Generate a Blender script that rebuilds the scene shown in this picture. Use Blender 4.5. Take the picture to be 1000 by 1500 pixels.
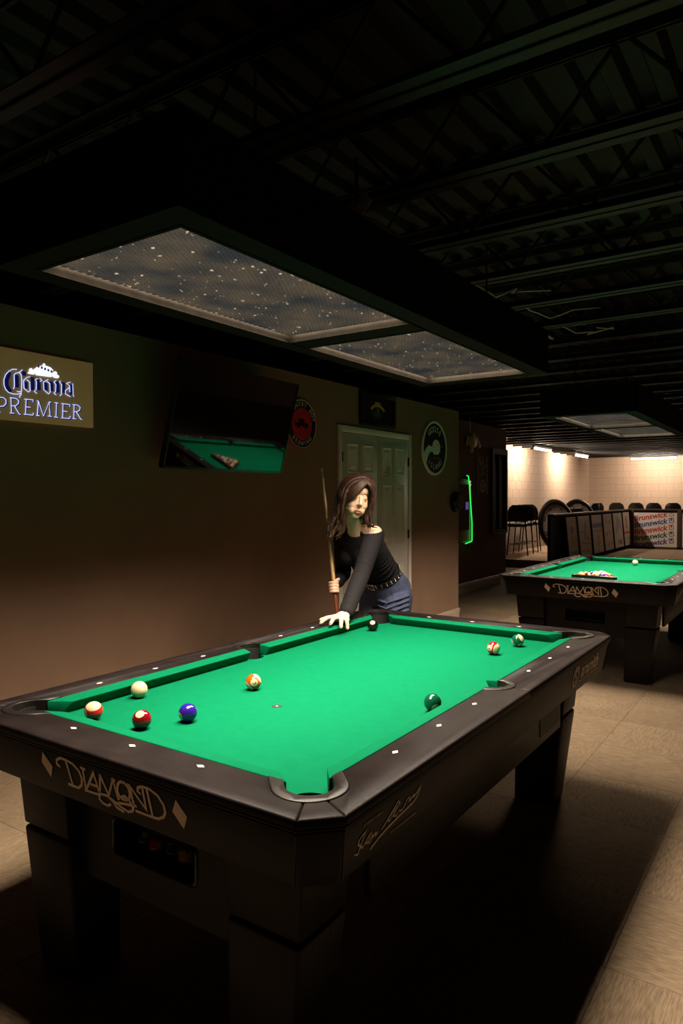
import bpy, bmesh, math, random
from mathutils import Matrix, Vector, Quaternion
random.seed(7)
SC = bpy.context.scene
for o in list(bpy.data.objects): bpy.data.objects.remove(o)
COL = SC.collection
PI = math.pi

# ------------------------------------------------------------------ camera, world, exposure
cam = bpy.data.cameras.new('camera'); camo = bpy.data.objects.new('camera', cam); COL.objects.link(camo)
cam.sensor_fit = 'HORIZONTAL'; cam.sensor_width = 36.0; cam.lens = 36.0*1025.57/1000.0
cam.clip_start = 0.05; cam.clip_end = 100
camR = Vector((0.8278026, 0.5610176, -0.0014473)); camU = Vector((-0.0110483, 0.0188813, 0.9997607)); camF = Vector((-0.5609107, 0.8275885, -0.0218282))
camo.matrix_world = Matrix(((camR.x, camU.x, -camF.x, 1.478486), (camR.y, camU.y, -camF.y, -2.298237), (camR.z, camU.z, -camF.z, 1.439690), (0, 0, 0, 1)))
SC.camera = camo
world = bpy.data.worlds.new('world'); SC.world = world; world.use_nodes = True
world.node_tree.nodes['Background'].inputs[0].default_value = (0.9, 0.95, 1.0, 1)
world.node_tree.nodes['Background'].inputs[1].default_value = 0.0006
SC.view_settings.view_transform = 'Standard'; SC.view_settings.look = 'None'
SC.view_settings.exposure = 0.0; SC.view_settings.gamma = 1.0; SC.view_settings.use_curve_mapping = False
TABLE_LAMP_W = 152.0      # each of the two lamp panels over a pool table
TABLE_LAMP_COL = (1.0, 0.84, 0.66)
LAMP_SPREAD = math.radians(178)
TUBE_STRENGTH = 320.0     # fluorescent tubes in the far corner
TUBE_COL = (1.0, 0.79, 0.60)

# ------------------------------------------------------------------ helpers
def setp(o, label=None, cat=None, group=None, kind=None):
    if label: o['label'] = label
    if cat: o['category'] = cat
    if group: o['group'] = group
    if kind: o['kind'] = kind
    return o

def empty(name, loc=(0, 0, 0), rz=0.0, label=None, cat=None, group=None):
    o = bpy.data.objects.new(name, None); COL.objects.link(o)
    o.empty_display_size = 0.1
    o.location = loc; o.rotation_euler = (0, 0, rz)
    return setp(o, label, cat, group)

def link(name, me, parent=None, mat=None, loc=None):
    if mat is not None and len(me.materials) == 0: me.materials.append(mat)
    o = bpy.data.objects.new(name, me); COL.objects.link(o)
    if parent is not None: o.parent = parent
    if loc is not None: o.location = loc
    return o

def copy_tree(src, parent=None):
    c = src.copy(); COL.objects.link(c)
    if parent is not None: c.parent = parent
    for ch in list(src.children): copy_tree(ch, c)
    return c

class MB:
    """mesh builder"""
    def __init__(s): s.v = []; s.f = []; s.mi = []; s.cur = 0; s.M = None
    def add(s, vs, fs):
        n = len(s.v)
        for p in vs:
            p = Vector(p)
            if s.M is not None: p = s.M @ p
            s.v.append(p)
        for f in fs: s.f.append([i+n for i in f]); s.mi.append(s.cur)
        return s
    def box(s, x0, x1, y0, y1, z0, z1):
        vs = [(x0,y0,z0),(x1,y0,z0),(x1,y1,z0),(x0,y1,z0),(x0,y0,z1),(x1,y0,z1),(x1,y1,z1),(x0,y1,z1)]
        return s.add(vs, [(0,3,2,1),(4,5,6,7),(0,1,5,4),(1,2,6,5),(2,3,7,6),(3,0,4,7)])
    def hexa(s, bot, top):
        return s.add(list(bot)+list(top), [(0,3,2,1),(4,5,6,7),(0,1,5,4),(1,2,6,5),(2,3,7,6),(3,0,4,7)])
    def prism(s, poly, z0, z1):
        n = len(poly)
        vs = [(x, y, z0) for x, y in poly]+[(x, y, z1) for x, y in poly]
        fs = [tuple(range(n-1, -1, -1)), tuple(range(n, 2*n))]+[(i, (i+1) % n, n+(i+1) % n, n+i) for i in range(n)]
        return s.add(vs, fs)
    def tube(s, path, rad, seg=8, cap=True, closed=False):
        path = [Vector(p) for p in path]; n = len(path)
        if not hasattr(rad, '__len__'): rad = [rad]*n
        rings = []; prevn = None
        for i, p in enumerate(path):
            if closed: t = path[(i+1) % n]-path[i-1]
            else: t = (path[min(i+1, n-1)]-path[max(i-1, 0)])
            if t.length < 1e-9: t = Vector((0, 0, 1))
            t.normalize()
            if prevn is None:
                a = Vector((0, 0, 1)) if abs(t.z) < .9 else Vector((1, 0, 0))
                nn = t.cross(a).normalized()
            else:
                nn = prevn-t*prevn.dot(t)
                nn = nn.normalized() if nn.length > 1e-6 else t.orthogonal().normalized()
            prevn = nn; b = t.cross(nn)
            rings.append([p+(nn*math.cos(2*PI*k/seg)+b*math.sin(2*PI*k/seg))*rad[i] for k in range(seg)])
        vs = [q for r in rings for q in r]; fs = []
        m = n if closed else n-1
        for i in range(m):
            j = (i+1) % n
            for k in range(seg): fs.append((i*seg+k, i*seg+(k+1) % seg, j*seg+(k+1) % seg, j*seg+k))
        if cap and not closed:
            fs.append(tuple(range(seg-1, -1, -1))); fs.append(tuple((n-1)*seg+k for k in range(seg)))
        return s.add(vs, fs)
    def lathe(s, prof, seg=24, closed_prof=False):
        vs = []; n = len(prof)
        for r, z in prof:
            for k in range(seg): a = 2*PI*k/seg; vs.append((r*math.cos(a), r*math.sin(a), z))
        fs = []
        for i in range(n if closed_prof else n-1):
            j = (i+1) % n
            for k in range(seg): fs.append((i*seg+k, i*seg+(k+1) % seg, j*seg+(k+1) % seg, j*seg+k))
        if not closed_prof:
            if prof[0][0] > 1e-6: fs.append(tuple(range(seg-1, -1, -1)))
            if prof[-1][0] > 1e-6: fs.append(tuple((n-1)*seg+k for k in range(seg)))
        return s.add(vs, fs)
    def ellipsoid(s, c, r, seg=20, rings=12, R=None):
        vs = []; fs = []
        c = Vector(c)
        for i in range(rings+1):
            th = PI*i/rings
            for k in range(seg):
                a = 2*PI*k/seg
                p = Vector((r[0]*math.sin(th)*math.cos(a), r[1]*math.sin(th)*math.sin(a), r[2]*math.cos(th)))
                if R is not None: p = R @ p
                vs.append(c+p)
        for i in range(rings):
            for k in range(seg): fs.append((i*seg+k, (i+1)*seg+k, (i+1)*seg+(k+1) % seg, i*seg+(k+1) % seg))
        return s.add(vs, fs)
    def ribbon(s, pts, w, fn, t=0.0012, taper=None):
        """flat stroke of width w along 2D pts; fn(u, v, h) -> 3D with h the height off the surface"""
        pts = [Vector(p) for p in pts]; n = len(pts); L = []; Rr = []
        for i in range(n):
            a = pts[i]-pts[i-1] if i > 0 else pts[1]-pts[0]
            b = pts[i+1]-pts[i] if i < n-1 else pts[i]-pts[i-1]
            a = a.normalized() if a.length > 1e-9 else b.normalized(); b = b.normalized() if b.length > 1e-9 else a
            d = (a+b); d = d.normalized() if d.length > 1e-4 else a
            nn = Vector((-d.y, d.x)); k = max(.45, nn.dot(Vector((-a.y, a.x))))
            hw = w/2/k*(taper[i] if taper else 1)
            L.append(pts[i]+nn*hw); Rr.append(pts[i]-nn*hw)
        vs = []
        for i in range(n):
            vs += [fn(L[i].x, L[i].y, t), fn(Rr[i].x, Rr[i].y, t), fn(L[i].x, L[i].y, 0), fn(Rr[i].x, Rr[i].y, 0)]
        fs = []
        for i in range(n-1):
            a, b = 4*i, 4*i+4
            fs += [(a, a+1, b+1, b), (a, b, b+2, a+2), (a+1, a+3, b+3, b+1), (a+2, b+2, b+3, a+3)]
        fs += [(0, 2, 3, 1), (4*n-4, 4*n-3, 4*n-1, 4*n-2)]
        return s.add(vs, fs)
    def mesh(s, name, mats=None, smooth=False, autosmooth=None, recalc=True, merge=None):
        me = bpy.data.meshes.new(name); me.from_pydata([tuple(p) for p in s.v], [], s.f)
        if mats:
            for m in (mats if isinstance(mats, (list, tuple)) else [mats]): me.materials.append(m)
            me.polygons.foreach_set('material_index', s.mi)
        if recalc or merge:
            bm = bmesh.new(); bm.from_mesh(me)
            if merge: bmesh.ops.remove_doubles(bm, verts=bm.verts, dist=merge)
            bmesh.ops.recalc_face_normals(bm, faces=bm.faces); bm.to_mesh(me); bm.free()
        if smooth: me.polygons.foreach_set('use_smooth', [True]*len(me.polygons))
        if autosmooth is not None: sharp(me, autosmooth)
        me.update(); return me
    def build(s, name, mat, parent=None, **k):
        return link(name, s.mesh(name, mat, **k), parent)

def sharp(me, ang):
    bm = bmesh.new(); bm.from_mesh(me)
    for f in bm.faces: f.smooth = True
    for e in bm.edges:
        if len(e.link_faces) == 2 and e.calc_face_angle(0) > ang: e.smooth = False
    bm.to_mesh(me); bm.free()

def bevel(me, w, seg=2, ang=0.5, flat=False):
    bm = bmesh.new(); bm.from_mesh(me)
    es = [e for e in bm.edges if len(e.link_faces) == 2 and e.calc_face_angle(0) > ang]
    bmesh.ops.bevel(bm, geom=es, offset=w, segments=seg, affect='EDGES', profile=.5, clamp_overlap=True)
    bm.to_mesh(me); bm.free()
    if not flat: sharp(me, 0.9)
    me.update(); return me

def evalmesh(o):
    dg = bpy.context.evaluated_depsgraph_get(); dg.update()
    return bpy.data.meshes.new_from_object(o.evaluated_get(dg))

def boolean(me, cutters, op='DIFFERENCE'):
    """me minus (or intersected with) each cutter mesh, exact solver"""
    o = bpy.data.objects.new('work', me); COL.objects.link(o); cs = []
    for c in cutters:
        co = bpy.data.objects.new('cut', c); COL.objects.link(co); cs.append(co)
        m = o.modifiers.new('b', 'BOOLEAN'); m.operation = op; m.object = co; m.solver = 'EXACT'
    r = evalmesh(o)
    for x in cs+[o]: bpy.data.objects.remove(x)
    return r

_txt = {}
def textmesh(txt, size=1.0, shear=0.0, bold=0.0):
    """(verts2d, faces) of a text centred at the origin with the built-in font"""
    key = (txt, size, shear, bold)
    if key in _txt: return _txt[key]
    cu = bpy.data.curves.new('t', 'FONT'); cu.body = txt; cu.size = size; cu.shear = shear; cu.offset = bold
    cu.align_x = 'CENTER'; cu.align_y = 'CENTER'; cu.resolution_u = 3
    o = bpy.data.objects.new('t', cu); COL.objects.link(o)
    me = evalmesh(o); bpy.data.objects.remove(o)
    r = ([(v.co.x, v.co.y) for v in me.vertices], [tuple(p.vertices) for p in me.polygons])
    bpy.data.meshes.remove(me); _txt[key] = r
    return r
def puttext(mb, txt, size, fn, shear=0.0, bold=0.0, sx=1.0):
    vs, fs = textmesh(txt, size, shear, bold)
    mb.add([fn(x*sx, y) for x, y in vs], fs)

# ------------------------------------------------------------------ materials
MATS = {}
def mat(name, col, rough=.5, metal=0.0, spec=.5, noise=0.0, nscale=8.0, bump=0.0, bscale=60.0, emit=None, estr=0.0, stretch=None, coat=0.0, trans=0.0, ior=None, sheen=0.0, detail=6.0):
    if name in MATS: return MATS[name]
    m = bpy.data.materials.new(name); m.use_nodes = True; nt = m.node_tree; N = nt.nodes; L = nt.links
    b = N['Principled BSDF']; b.inputs['Base Color'].default_value = (*col, 1); b.inputs['Roughness'].default_value = rough
    b.inputs['Metallic'].default_value = metal; b.inputs['Specular IOR Level'].default_value = spec
    b.inputs['Coat Weight'].default_value = coat; b.inputs['Transmission Weight'].default_value = trans
    b.inputs['Sheen Weight'].default_value = sheen
    if ior: b.inputs['IOR'].default_value = ior
    if emit: b.inputs['Emission Color'].default_value = (*emit, 1); b.inputs['Emission Strength'].default_value = estr
    if noise or bump:
        tc = N.new('ShaderNodeTexCoord'); mp = N.new('ShaderNodeMapping'); L.new(tc.outputs['Object'], mp.inputs[0])
        if stretch: mp.inputs['Scale'].default_value = stretch
    if noise:
        n = N.new('ShaderNodeTexNoise'); n.inputs['Scale'].default_value = nscale; n.inputs['Detail'].default_value = detail; L.new(mp.outputs[0], n.inputs[0])
        r = N.new('ShaderNodeMapRange'); r.inputs[1].default_value = .25; r.inputs[2].default_value = .75; r.inputs[3].default_value = 1-noise; r.inputs[4].default_value = 1+noise; L.new(n.outputs[0], r.inputs[0])
        x = N.new('ShaderNodeVectorMath'); x.operation = 'SCALE'; x.inputs[0].default_value = col; L.new(r.outputs[0], x.inputs['Scale'])
        L.new(x.outputs[0], b.inputs['Base Color'])
    if bump:
        n2 = N.new('ShaderNodeTexNoise'); n2.inputs['Scale'].default_value = bscale; n2.inputs['Detail'].default_value = 4; L.new(mp.outputs[0], n2.inputs[0])
        bp = N.new('ShaderNodeBump'); bp.inputs['Strength'].default_value = bump; bp.inputs['Distance'].default_value = .01; L.new(n2.outputs[0], bp.inputs['Height'])
        L.new(bp.outputs[0], b.inputs['Normal'])
    MATS[name] = m
    return m

M_cloth = mat('green_cloth', (0.0010, 0.100, 0.043), .95, spec=.03, noise=.07, nscale=30, bump=.08, bscale=900)
M_rail = mat('black_laminate', (0.0095, 0.0066, 0.0062), .5, spec=.10, noise=.35, nscale=12, bump=.05, bscale=120)
M_body = mat('black_cabinet', (0.009, 0.0065, 0.005), .5, spec=.22, noise=.4, nscale=5, stretch=(1, 1, 8))
M_liner = mat('pocket_rubber', (0.009, 0.007, 0.006), .4, spec=.3, noise=.2, nscale=40)
M_black = mat('matte_black', (0.006, 0.006, 0.006), .6)
M_blackgloss = mat('gloss_black', (0.01, 0.01, 0.01), .2)
M_sight = mat('pearl_sight', (0.62, 0.56, 0.52), .3)
M_logo = mat('logo_paint', (0.88, 0.72, 0.57), .6)
M_sig = mat('signature_paint', (0.75, 0.64, 0.58), .6)
M_sigdim = mat('signature_small_paint', (0.26, 0.20, 0.15), .6)
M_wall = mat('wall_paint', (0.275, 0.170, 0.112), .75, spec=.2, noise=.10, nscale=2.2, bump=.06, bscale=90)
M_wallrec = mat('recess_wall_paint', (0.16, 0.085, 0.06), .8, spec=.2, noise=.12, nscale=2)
M_base = mat('baseboard_paint', (0.50, 0.37, 0.29), .5, noise=.05, nscale=6)
M_door = mat('door_paint', (0.72, 0.68, 0.60), .5, noise=.04, nscale=5)
M_trim = mat('door_trim_paint', (0.80, 0.75, 0.66), .45)
M_steel = mat('dark_steel', (0.05, 0.045, 0.04), .5, metal=.3)
M_ceil = mat('deck_paint', (0.010, 0.0065, 0.0065), .7, noise=.3, nscale=3)
M_joist = mat('joist_paint', (0.011, 0.009, 0.009), .6, noise=.2, nscale=6)
M_conduit = mat('galvanised_conduit', (0.45, 0.43, 0.40), .45, metal=.4)
M_chrome = mat('chrome', (0.7, 0.7, 0.7), .18, metal=1.0)

def carpet(name, c1, c2):
    m = bpy.data.materials.new(name); m.use_nodes = True; nt = m.node_tree; N = nt.nodes; L = nt.links
    b = N['Principled BSDF']; b.inputs['Roughness'].default_value = .95; b.inputs['Specular IOR Level'].default_value = .1
    tc = N.new('ShaderNodeTexCoord'); oi = N.new('ShaderNodeObjectInfo')
    ad = N.new('ShaderNodeVectorMath'); ad.operation = 'ADD'
    sc = N.new('ShaderNodeVectorMath'); sc.operation = 'SCALE'; sc.inputs[0].default_value = (17, 31, 5); L.new(oi.outputs['Random'], sc.inputs['Scale'])
    L.new(tc.outputs['Object'], ad.inputs[0]); L.new(sc.outputs[0], ad.inputs[1])
    mp = N.new('ShaderNodeMapping'); mp.inputs['Scale'].default_value = (22, 230, 22); L.new(ad.outputs[0], mp.inputs[0])
    n = N.new('ShaderNodeTexNoise'); n.inputs['Scale'].default_value = 1; n.inputs['Detail'].default_value = 3; n.inputs['Roughness'].default_value = .6; L.new(mp.outputs[0], n.inputs[0])
    mp2 = N.new('ShaderNodeMapping'); mp2.inputs['Scale'].default_value = (2.2, 2.2, 2); L.new(ad.outputs[0], mp2.inputs[0])
    n2 = N.new('ShaderNodeTexNoise'); n2.inputs['Scale'].default_value = 1; n2.inputs['Detail'].default_value = 5; L.new(mp2.outputs[0], n2.inputs[0])
    cr = N.new('ShaderNodeValToRGB'); cr.color_ramp.elements[0].position = .36; cr.color_ramp.elements[1].position = .66
    cr.color_ramp.elements[0].color = (*c1, 1); cr.color_ramp.elements[1].color = (*c2, 1); L.new(n.outputs[0], cr.inputs[0])
    mr = N.new('ShaderNodeMapRange'); mr.inputs[1].default_value = .3; mr.inputs[2].default_value = .7; mr.inputs[3].default_value = .88; mr.inputs[4].default_value = 1.1; L.new(n2.outputs[0], mr.inputs[0])
    mr2 = N.new('ShaderNodeMapRange'); mr2.inputs[3].default_value = .94; mr2.inputs[4].default_value = 1.06; L.new(oi.outputs['Random'], mr2.inputs[0])
    mu = N.new('ShaderNodeMath'); mu.operation = 'MULTIPLY'; L.new(mr.outputs[0], mu.inputs[0]); L.new(mr2.outputs[0], mu.inputs[1])
    x = N.new('ShaderNodeVectorMath'); x.operation = 'SCALE'; L.new(cr.outputs[0], x.inputs[0]); L.new(mu.outputs[0], x.inputs['Scale'])
    L.new(x.outputs[0], b.inputs['Base Color'])
    bp = N.new('ShaderNodeBump'); bp.inputs['Strength'].default_value = .06; bp.inputs['Distance'].default_value = .003; L.new(n.outputs[0], bp.inputs['Height']); L.new(bp.outputs[0], b.inputs['Normal'])
    return m
M_carpet = carpet('carpet_tile', (0.170, 0.123, 0.079), (0.290, 0.208, 0.132))
M_carpet2 = carpet('platform_carpet', (0.36, 0.25, 0.17), (0.60, 0.42, 0.29))

# ------------------------------------------------------------------ the setting
def struct(o): o['kind'] = 'structure'; return o
WX = -2.063      # face of the main left wall
RX = -2.87       # face of the recessed wall
BX = -4.36       # face of the concrete block wall on the platform
BY = 20.0        # far block wall

floor = struct(MB().box(-6, 6, -5, 20.2, -.12, -.003).build('floor', M_carpet))
T = .5
tile_me = bevel(MB().box(-T/2+.0006, T/2-.0006, -T/2+.0006, T/2-.0006, -.003, 0).mesh('carpet_tile', M_carpet), .0012, 1, flat=True)
for i in range(-6, 5):
    for j in range(-5, 17):
        o = link('carpet_tile', tile_me, floor, loc=((i+.42)*T, (j+.3)*T, 0))
        o.rotation_euler = (0, 0, PI/2 if (i+j) % 2 else 0)

wl = struct(MB().box(WX-.12, WX, -5, 5.423, 0, 2.455).build('wall_left', M_wall))
wr_ = MB().box(RX-.12, RX, 5.303, 9.08, 0, 2.57)
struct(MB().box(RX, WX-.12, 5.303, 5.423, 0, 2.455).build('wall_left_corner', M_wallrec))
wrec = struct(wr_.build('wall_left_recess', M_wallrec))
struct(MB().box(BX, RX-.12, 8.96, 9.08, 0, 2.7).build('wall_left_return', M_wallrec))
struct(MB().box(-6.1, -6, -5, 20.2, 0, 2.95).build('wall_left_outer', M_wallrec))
struct(MB().box(4.6, 4.72, -5, 20.2, 0, 2.95).build('wall_right', M_wall))
struct(MB().box(-6, 4.72, -5.12, -5, 0, 2.95).build('wall_back', M_wall))

def baseboard(name, x, y0, y1, h, endcap=True):
    mb = MB()
    prof = [(0, 0), (.016, 0), (.016, h*.72), (.012, h*.80), (.012, h*.90), (.004, h), (0, h)]
    n = len(prof)
    vs = [(x+a, y0, b) for a, b in prof]+[(x+a, y1, b) for a, b in prof]
    mb.add(vs, [tuple(range(n)), tuple(range(2*n-1, n-1, -1))]+[(i, (i+1) % n, n+(i+1) % n, n+i) for i in range(n)])
    return struct(mb.build(name, M_base))
baseboard('baseboard_left', WX, -5, 2.85, .105)
baseboard('baseboard_left_far', WX, 4.212, 5.440, .105)
baseboard('baseboard_recess', RX, 5.43, 9.08, .15)
struct(MB().box(RX+.0, WX+.016, 5.424, 5.44, 0, .105).build('trim_1', M_base))

# concrete block walls: backing slab in the mortar colour, one object per block
M_mortar = mat('mortar', (0.30, 0.235, 0.18), .9, noise=.1, nscale=5)
M_block = mat('painted_block', (0.58, 0.445, 0.345), .8, spec=.2, noise=.16, nscale=1.3, bump=.06, bscale=45)
def blockwall(name, origin, dirv, nrm, length, height):
    ox, oy = origin
    w = MB()
    a = (ox, oy); b = (ox+dirv[0]*length, oy+dirv[1]*length)
    t = .15
    w.prism([(a[0], a[1]), (b[0], b[1]), (b[0]-nrm[0]*t, b[1]-nrm[1]*t), (a[0]-nrm[0]*t, a[1]-nrm[1]*t)], 0, height)
    wo = struct(w.build(name, M_mortar))
    ang = math.atan2(dirv[1], dirv[0])
    bl, bh, d = .4, .2, .0035
    def me(l):
        sy = 1 if (-dirv[1]*nrm[0]+dirv[0]*nrm[1]) > 0 else -1
        m = MB(); m.box(.003, l-.003, min(0, sy*d), max(0, sy*d), .003, bh-.003)
        return bevel(m.mesh('concrete_block', M_block), .0015, 1, flat=True)
    full = me(bl); half = me(bl/2)
    rows = int(round(height/bh))
    for rI in range(rows):
        if (rI+1)*bh < .95: continue
        s = 0.0; first = rI % 2
        while s < length-.02:
            l = bl/2 if (first and s == 0) or length-s < bl-.02 else bl
            o = link('concrete_block', full if l == bl else half, wo, loc=(ox+dirv[0]*s, oy+dirv[1]*s, rI*bh))
            o.rotation_euler = (0, 0, ang); s += l
    return wo
blockwall('wall_platform', (BX, 12.4), (0, 1), (1, 0), 7.6, 2.8)
struct(MB().box(BX-.15, BX, 9.08, 12.4, 0, 2.8).build('wall_platform_near', M_mortar))
blockwall('wall_far', (BX, BY), (1, 0), (0, -1), 5.6, 2.8)
struct(MB().box(BX+5.6, 4.6, BY, BY+.15, 0, 2.8).build('wall_far_right', M_mortar))

# carpeted platform in the far corner
plat = struct(MB().box(BX, RX-.06, 11.5, BY, 0, .155).build('trim_platform', M_carpet2))
struct(MB().box(RX-.06, 4.6, 18.62, BY, 0, .155).build('trim_platform_back', M_carpet2))
riser = MB().box(BX, RX-.06, 11.482, 11.5, 0, .152).build('riser', mat('riser_paint', (0.10, 0.06, 0.045), .7), plat)

# ribbed roof deck, bar joists
mb = MB(); x = -6.0; prof = []
while x < 4.7:
    prof += [(x, 2.99), (x+.055, 2.99), (x+.075, 2.95), (x+.13, 2.95), (x+.15, 2.99)]; x += .15
vs = []; fs = []
for (px_, pz) in prof: vs += [(px_, -5, pz), (px_, 20.2, pz)]
for i in range(len(prof)-1): fs.append((2*i, 2*i+1, 2*i+3, 2*i+2))
n0 = len(vs); vs += [(-6, -5, 3.05), (4.72, -5, 3.05), (4.72, 20.2, 3.05), (-6, 20.2, 3.05)]; fs.append((n0, n0+1, n0+2, n0+3))
mb.add(vs, fs); ceiling = struct(mb.build('ceiling', M_ceil, recalc=False))
jx0, jx1 = -5.9, 4.55
ch = MB().box(jx0, jx1, -.05, -.006, 2.60, 2.606).box(jx0, jx1, .006, .05, 2.60, 2.606).box(jx0, jx1, -.012, -.006, 2.60, 2.645).box(jx0, jx1, .006, .012, 2.60, 2.645)
ch.box(jx0, jx1, -.05, -.006, 2.939, 2.945).box(jx0, jx1, .006, .05, 2.939, 2.945).box(jx0, jx1, -.012, -.006, 2.90, 2.945).box(jx0, jx1, .006, .012, 2.90, 2.945)
ch_me = ch.mesh('joist', M_joist)
wb = MB(); x = jx0+.1; up = False; pts = []
while x < jx1:
    pts.append((x, 0, 2.925 if up else 2.62)); up = not up; x += .27
for a, b in zip(pts, pts[1:]): wb.tube([a, b], .008, 6)
web_me = wb.mesh('web', M_joist)
for k in range(36):
    y = -1.72+.605*k
    j = link('joist', ch_me, ceiling, loc=(0, y, 0)); link('web', web_me, j)

# ------------------------------------------------------------------ double doors on the left wall
DY0, DY1, DZ = 2.854, 4.208, 2.085
dr = struct(empty('door_1', (WX, (DY0+DY1)/2, 0)))
fw_ = .058; hw = (DY1-DY0)/2
tr = MB().box(0, .022, -hw, -hw+fw_, 0, DZ).build('door_frame', M_trim, dr); bevel(tr.data, .004, 2)
tr = MB().box(0, .022, hw-fw_, hw, 0, DZ).build('door_frame', M_trim, dr); bevel(tr.data, .004, 2)
tr = MB().box(0, .022, -hw+fw_, hw-fw_, DZ-fw_, DZ).build('door_frame', M_trim, dr); bevel(tr.data, .004, 2)
M_hinge = mat('bronze_hinge', (0.05, 0.035, 0.025), .4, metal=.8)
M_gap = mat('door_gap_shadow_strip', (0.03, 0.025, 0.02), .9)
for side in (-1, 1):
    y0, y1 = (-hw+fw_+.004, -.003) if side < 0 else (.003, hw-fw_-.004)
    lw = y1-y0; ztop = DZ-fw_-.006
    d = MB().box(.0005, .010, y0, y1, .012, ztop).build('door_leaf', M_door, dr); bevel(d.data, .002, 1)
    # six raised panels: moulding ring and raised field
    st = .085; pw = (lw-3*st)/2
    for c in range(2):
        py0 = y0+st+c*(pw+st); py1 = py0+pw
        for (z0, z1) in ((.18, .78), (.96, 1.56), (1.66, 1.93)):
            ring = MB()
            a = [(py0, z0), (py1, z0), (py1, z1), (py0, z1)]
            def ins(q, k): return [(q[0][0]+k, q[0][1]+k), (q[1][0]-k, q[1][1]+k), (q[2][0]-k, q[2][1]-k), (q[3][0]+k, q[3][1]-k)]
            lv = [(a, .010), (ins(a, .008), .020), (ins(a, .020), .0105), (ins(a, .034), .0105), (ins(a, .056), .019)]
            vs = [(h, q[0], q[1]) for loop, h in lv for q in loop]
            fs = [(4*k+i, 4*k+(i+1) % 4, 4*k+4+(i+1) % 4, 4*k+4+i) for k in range(4) for i in range(4)]+[(16, 17, 18, 19)]
            ring.add(vs, fs); ring.build('panel', M_door, d, recalc=False)
    for hz in (.25, 1.05, 1.80):
        hy = y0-.002 if side < 0 else y1+.002
        MB().box(.006, .024, hy-.008, hy+.008, hz-.045, hz+.045).build('hinge', M_hinge, dr)
notice = MB().box(.0202, .0215, .235, .305, 1.675, 1.775).build('paper_notice', mat('tan_paper', (0.55, 0.42, 0.26), .8, noise=.25, nscale=40), None)
notice.location = (WX, (DY0+DY1)/2-.07, -.04)
setp(notice, 'small tan paper notice stuck on the right leaf of the white double doors', 'notice')

# ------------------------------------------------------------------ pool tables
BED = .742; PL, PW = 2.0066, 1.0033          # bed height, playing length and width
NX, NY = PW/2, PL/2                           # cushion nose lines
CUW = .050                                    # cushion cloth width
XI, YI = NX+CUW, NY+CUW                       # inner edge of the wooden rails
XO, YO = .690, 1.192                          # outer edge of the rails
CH = .072                                     # corner chamfer
RT = BED+.045                                 # rail top

def stadium(c, axis, r, back, z0, z1, seg=28):
    """U shape: half disc of radius r around c on the +axis side, straight sides reaching `back` behind"""
    ax = Vector(axis).normalized(); pr = Vector((-ax.y, ax.x)); c = Vector(c); poly = []
    for k in range(seg+1):
        a = -PI/2+PI*k/seg; poly.append(c+ax*(r*math.cos(a))+pr*(r*math.sin(a)))
    poly.append(c-ax*back+pr*r); poly.append(c-ax*back-pr*r)
    return MB().prism([(p.x, p.y) for p in poly], z0, z1).mesh('u')

pockets = []
for sx in (-1, 1):
    for sy in (-1, 1): pockets.append(dict(c=(sx*(XI-.012), sy*(YI-.012)), ax=(sx, sy), rt=.057, ro=.090, bt=.12, bo=.085, corner=True))
    pockets.append(dict(c=(sx*(XI+.002), 0), ax=(sx, 0), rt=.051, ro=.079, bt=.12, bo=.05, corner=False))

def make_cushions():
    res = []
    def cushion(L0, L1, e0, e1, fn):
        # L0..L1 nose ends, back ends e0..e1; fn(s, d, z): along, outward from nose, up
        prof = [(0, .038, 0), (CUW, .0455, 1), (CUW, .002, 1), (.022, .0, .45), (.004, .030, .08)]
        vs = []
        for (d, z, k) in prof: vs.append(fn(L0+(e0-L0)*k, d, BED+z))
        for (d, z, k) in prof: vs.append(fn(L1+(e1-L1)*k, d, BED+z))
        n = len(prof)
        fs = [tuple(range(n)), tuple(range(2*n-1, n-1, -1))]+[(i, (i+1) % n, n+(i+1) % n, n+i) for i in range(n)]
        m = MB().add(vs, fs).mesh('cushion', M_cloth); bevel(m, .0025, 2, .4)
        return m
    cm, cb, sm, sb = .081, .020, .064, .051
    for sx in (-1, 1):
        for sy in (-1, 1):
            res.append(cushion(sm, NY-cm, sb, NY-cb, lambda s, d, z, sx=sx, sy=sy: (sx*(NX+d), sy*s, z)))
    for sy in (-1, 1):
        res.append(cushion(-NX+cm, NX-cm, -NX+cb, NX-cb, lambda s, d, z, sy=sy: (s, sy*(NY+d), z)))
    return res

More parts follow.
